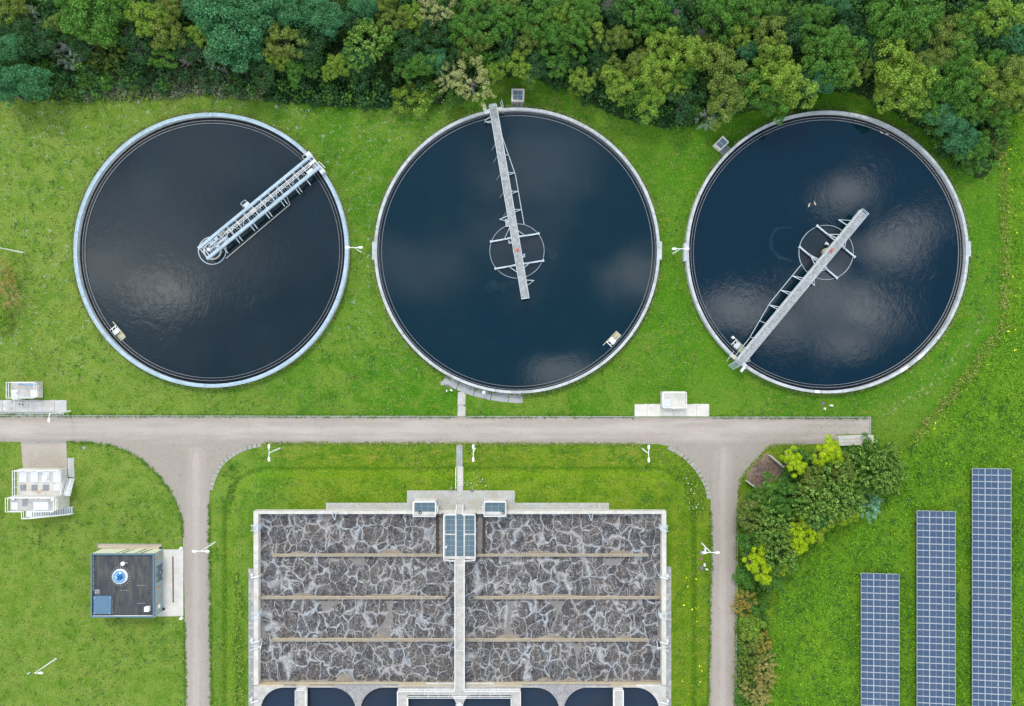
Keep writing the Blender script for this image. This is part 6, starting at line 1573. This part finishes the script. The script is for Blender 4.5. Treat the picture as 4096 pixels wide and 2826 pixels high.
# ragged grass: tufts over the mown lawns and along the road edges
lawn_a = leaf('lawn_blades', (.055, .155, .010), (.075, .178, .014), (.12, .205, .022), None, .25, 1.35)
lawn_b = leaf('dry_lawn_blades', (.15, .195, .045), (.175, .215, .055), (.21, .225, .085), None, .25, 1.5)
clover = leaf('clover_patches', (.035, .125, .02), (.04, .135, .025), (.06, .15, .03), None, .25, 1.1)
def lawn_tufts(nm, label, n, mat_, seed, gate, lf=.05, rad=(.12, .5)):
    rng = np.random.default_rng(seed); x = rng.uniform(-40, 4130, n*4); y = rng.uniform(380, 2860, n*4)
    k = ~in_poly(x, y, ROAD) & ~in_poly(x, y, FPOLY) & ~in_poly(x, y, MPOLY)
    for cx_, cy_, r_ in ((843.5, 1001.5, 562), (2068, 1003, 584), (3310, 1009, 578)): k &= (x-cx_)**2+(y-cy_)**2 > r_**2
    for x0_, y0_, x1_, y1_ in ((985, 2000, 2700, 3000), (-50, 1520, 270, 1668), (2530, 1560, 2840, 1668), (30, 1765, 300, 2090), (350, 2170, 740, 2480), (1600, 1955, 2080, 2060), (1290, 2005, 2450, 2060), (1822, 1560, 1868, 1960), (1760, 1500, 2100, 1618), (2040, 350, 2100, 440), (2845, 540, 2925, 625), (2950, 1780, 3600, 2860)):
        k &= ~((x > x0_) & (x < x1_) & (y > y0_) & (y < y1_))
    x, y = x[k], y[k]
    g_ = np.array([noise.noise((a*.004, b*.004, seed)) + .7*noise.noise((a*.02, b*.02, seed+5)) for a, b in zip(x, y)]); kk = g_ > gate
    x, y = x[kk][:n], y[kk][:n]; per = 6; m_ = len(x); i = np.repeat(np.arange(m_), per)
    wx, wy = (x-2048)*S, (1413-y)*S; z0 = np.array([hgt(a, b) for a, b in zip(wx, wy)]); r = rng.uniform(rad[0], rad[1], m_)
    a = rng.uniform(0, 6.283, m_*per); q = rng.uniform(0, 1, m_*per)**.5
    C = np.stack([wx[i]+np.cos(a)*r[i]*q, wy[i]+np.sin(a)*r[i]*q, z0[i]+rng.uniform(.02, .07, m_*per)], 1)
    nn = unit(rng.normal(size=(m_*per, 3))*.5+np.array([0, 0, 1.0]))
    me = quads_mesh(nm, C, nn, lf*rng.uniform(.6, 1.4, m_*per), rng); me.materials.append(mat_); o = bpy.data.objects.new(nm, me); col.objects.link(o); tag(o, label, kind='stuff')
lawn_tufts('grass_tufts', 'fresh grass tufts of the mown lawns', 7000, lawn_a, 51, -.05)
lawn_tufts('grass_tufts', 'dry grass tufts of the mown lawns', 6000, lawn_b, 52, .02)
lawn_tufts('clover_patches', 'dark clover patches in the mown lawns', 3000, clover, 53, .18, .075, (.2, .7))
def edge_tufts(label, path, n, mat_, seed, off=3):
    rng = np.random.default_rng(seed); seg = [(path[i], path[i+1]) for i in range(len(path)-1)]; ln = np.array([math.dist(a, b) for a, b in seg]); k = rng.choice(len(seg), n, p=ln/ln.sum()); t = rng.uniform(0, 1, n)
    A = np.array([s[0] for s in seg])[k]; B = np.array([s[1] for s in seg])[k]; q = A+(B-A)*t[:, None]+rng.normal(size=(n, 2))*off
    per = 7; i = np.repeat(np.arange(n), per); wx, wy = (q[:, 0]-2048)*S, (1413-q[:, 1])*S; z0 = np.array([hgt(a, b) for a, b in zip(wx, wy)])
    C = np.stack([wx[i]+rng.normal(size=n*per)*.11, wy[i]+rng.normal(size=n*per)*.11, z0[i]+rng.uniform(.03, .12, n*per)], 1)
    me = quads_mesh('edge_grass', C, unit(rng.normal(size=(n*per, 3))*.6+np.array([0, 0, 1.0])), .06*rng.uniform(.6, 1.4, n*per), rng); me.materials.append(mat_); o = bpy.data.objects.new('edge_grass', me); col.objects.link(o); tag(o, label, kind='stuff')
ci = lambda cx_, cy_, r_: [(cx_+r_*math.cos(R(a)), cy_+r_*math.sin(R(a))) for a in range(0, 361, 6)]
edge_tufts('ragged grass overhanging the road edges', [p_ for p_ in ROAD if -60 < p_[0] < 3490 and p_[1] < 2830], 1500, lawn_a, 61) if False else None
for nm_, pth in (('top road edge', [(-40, 1662), (1826, 1666)]), ('top road edge right of the path', [(1866, 1666), (2536, 1667)]), ('top road edge at the dead end', [(2840, 1669), (3480, 1670)]), ('lower road edge', [(1060, 1774), (1825, 1775), (2560, 1777)]), ('left road bend', ROAD[52:62] if False else [(263, 1769), (373, 1772), (438, 1781), (491, 1801), (548, 1827), (605, 1875), (649, 1919), (684, 1972), (710, 2025), (728, 2086), (732, 2150)]),
        ('left road left side', [(738, 2490), (743, 2826)]), ('left road right side', [(836, 2020), (840, 2300), (845, 2826)]), ('right road left side', [(2842, 2050), (2845, 2200), (2842, 2360), (2833, 2826)]), ('right road right side', [(3218, 1779), (3113, 1781), (3076, 1788), (3056, 1804), (2961, 1918), (2949, 2047), (2948, 2200), (2940, 2826)])):
    edge_tufts('ragged grass along the ' + nm_, pth, int(sum(math.dist(a, b) for a, b in zip(pth, pth[1:]))*.42), lawn_a if 'left' in nm_ or 'top' in nm_ else lawn_b, 60+len(nm_), 2.2)
for nm_, c_ in (('left', (843.5, 1001.5, 556)), ('middle', (2068, 1003, 578)), ('right', (3310, 1009, 571))):
    edge_tufts('dry grass along the outer wall of the %s tank' % nm_, ci(*c_), 900, lawn_b, 70+len(nm_), 3.0)
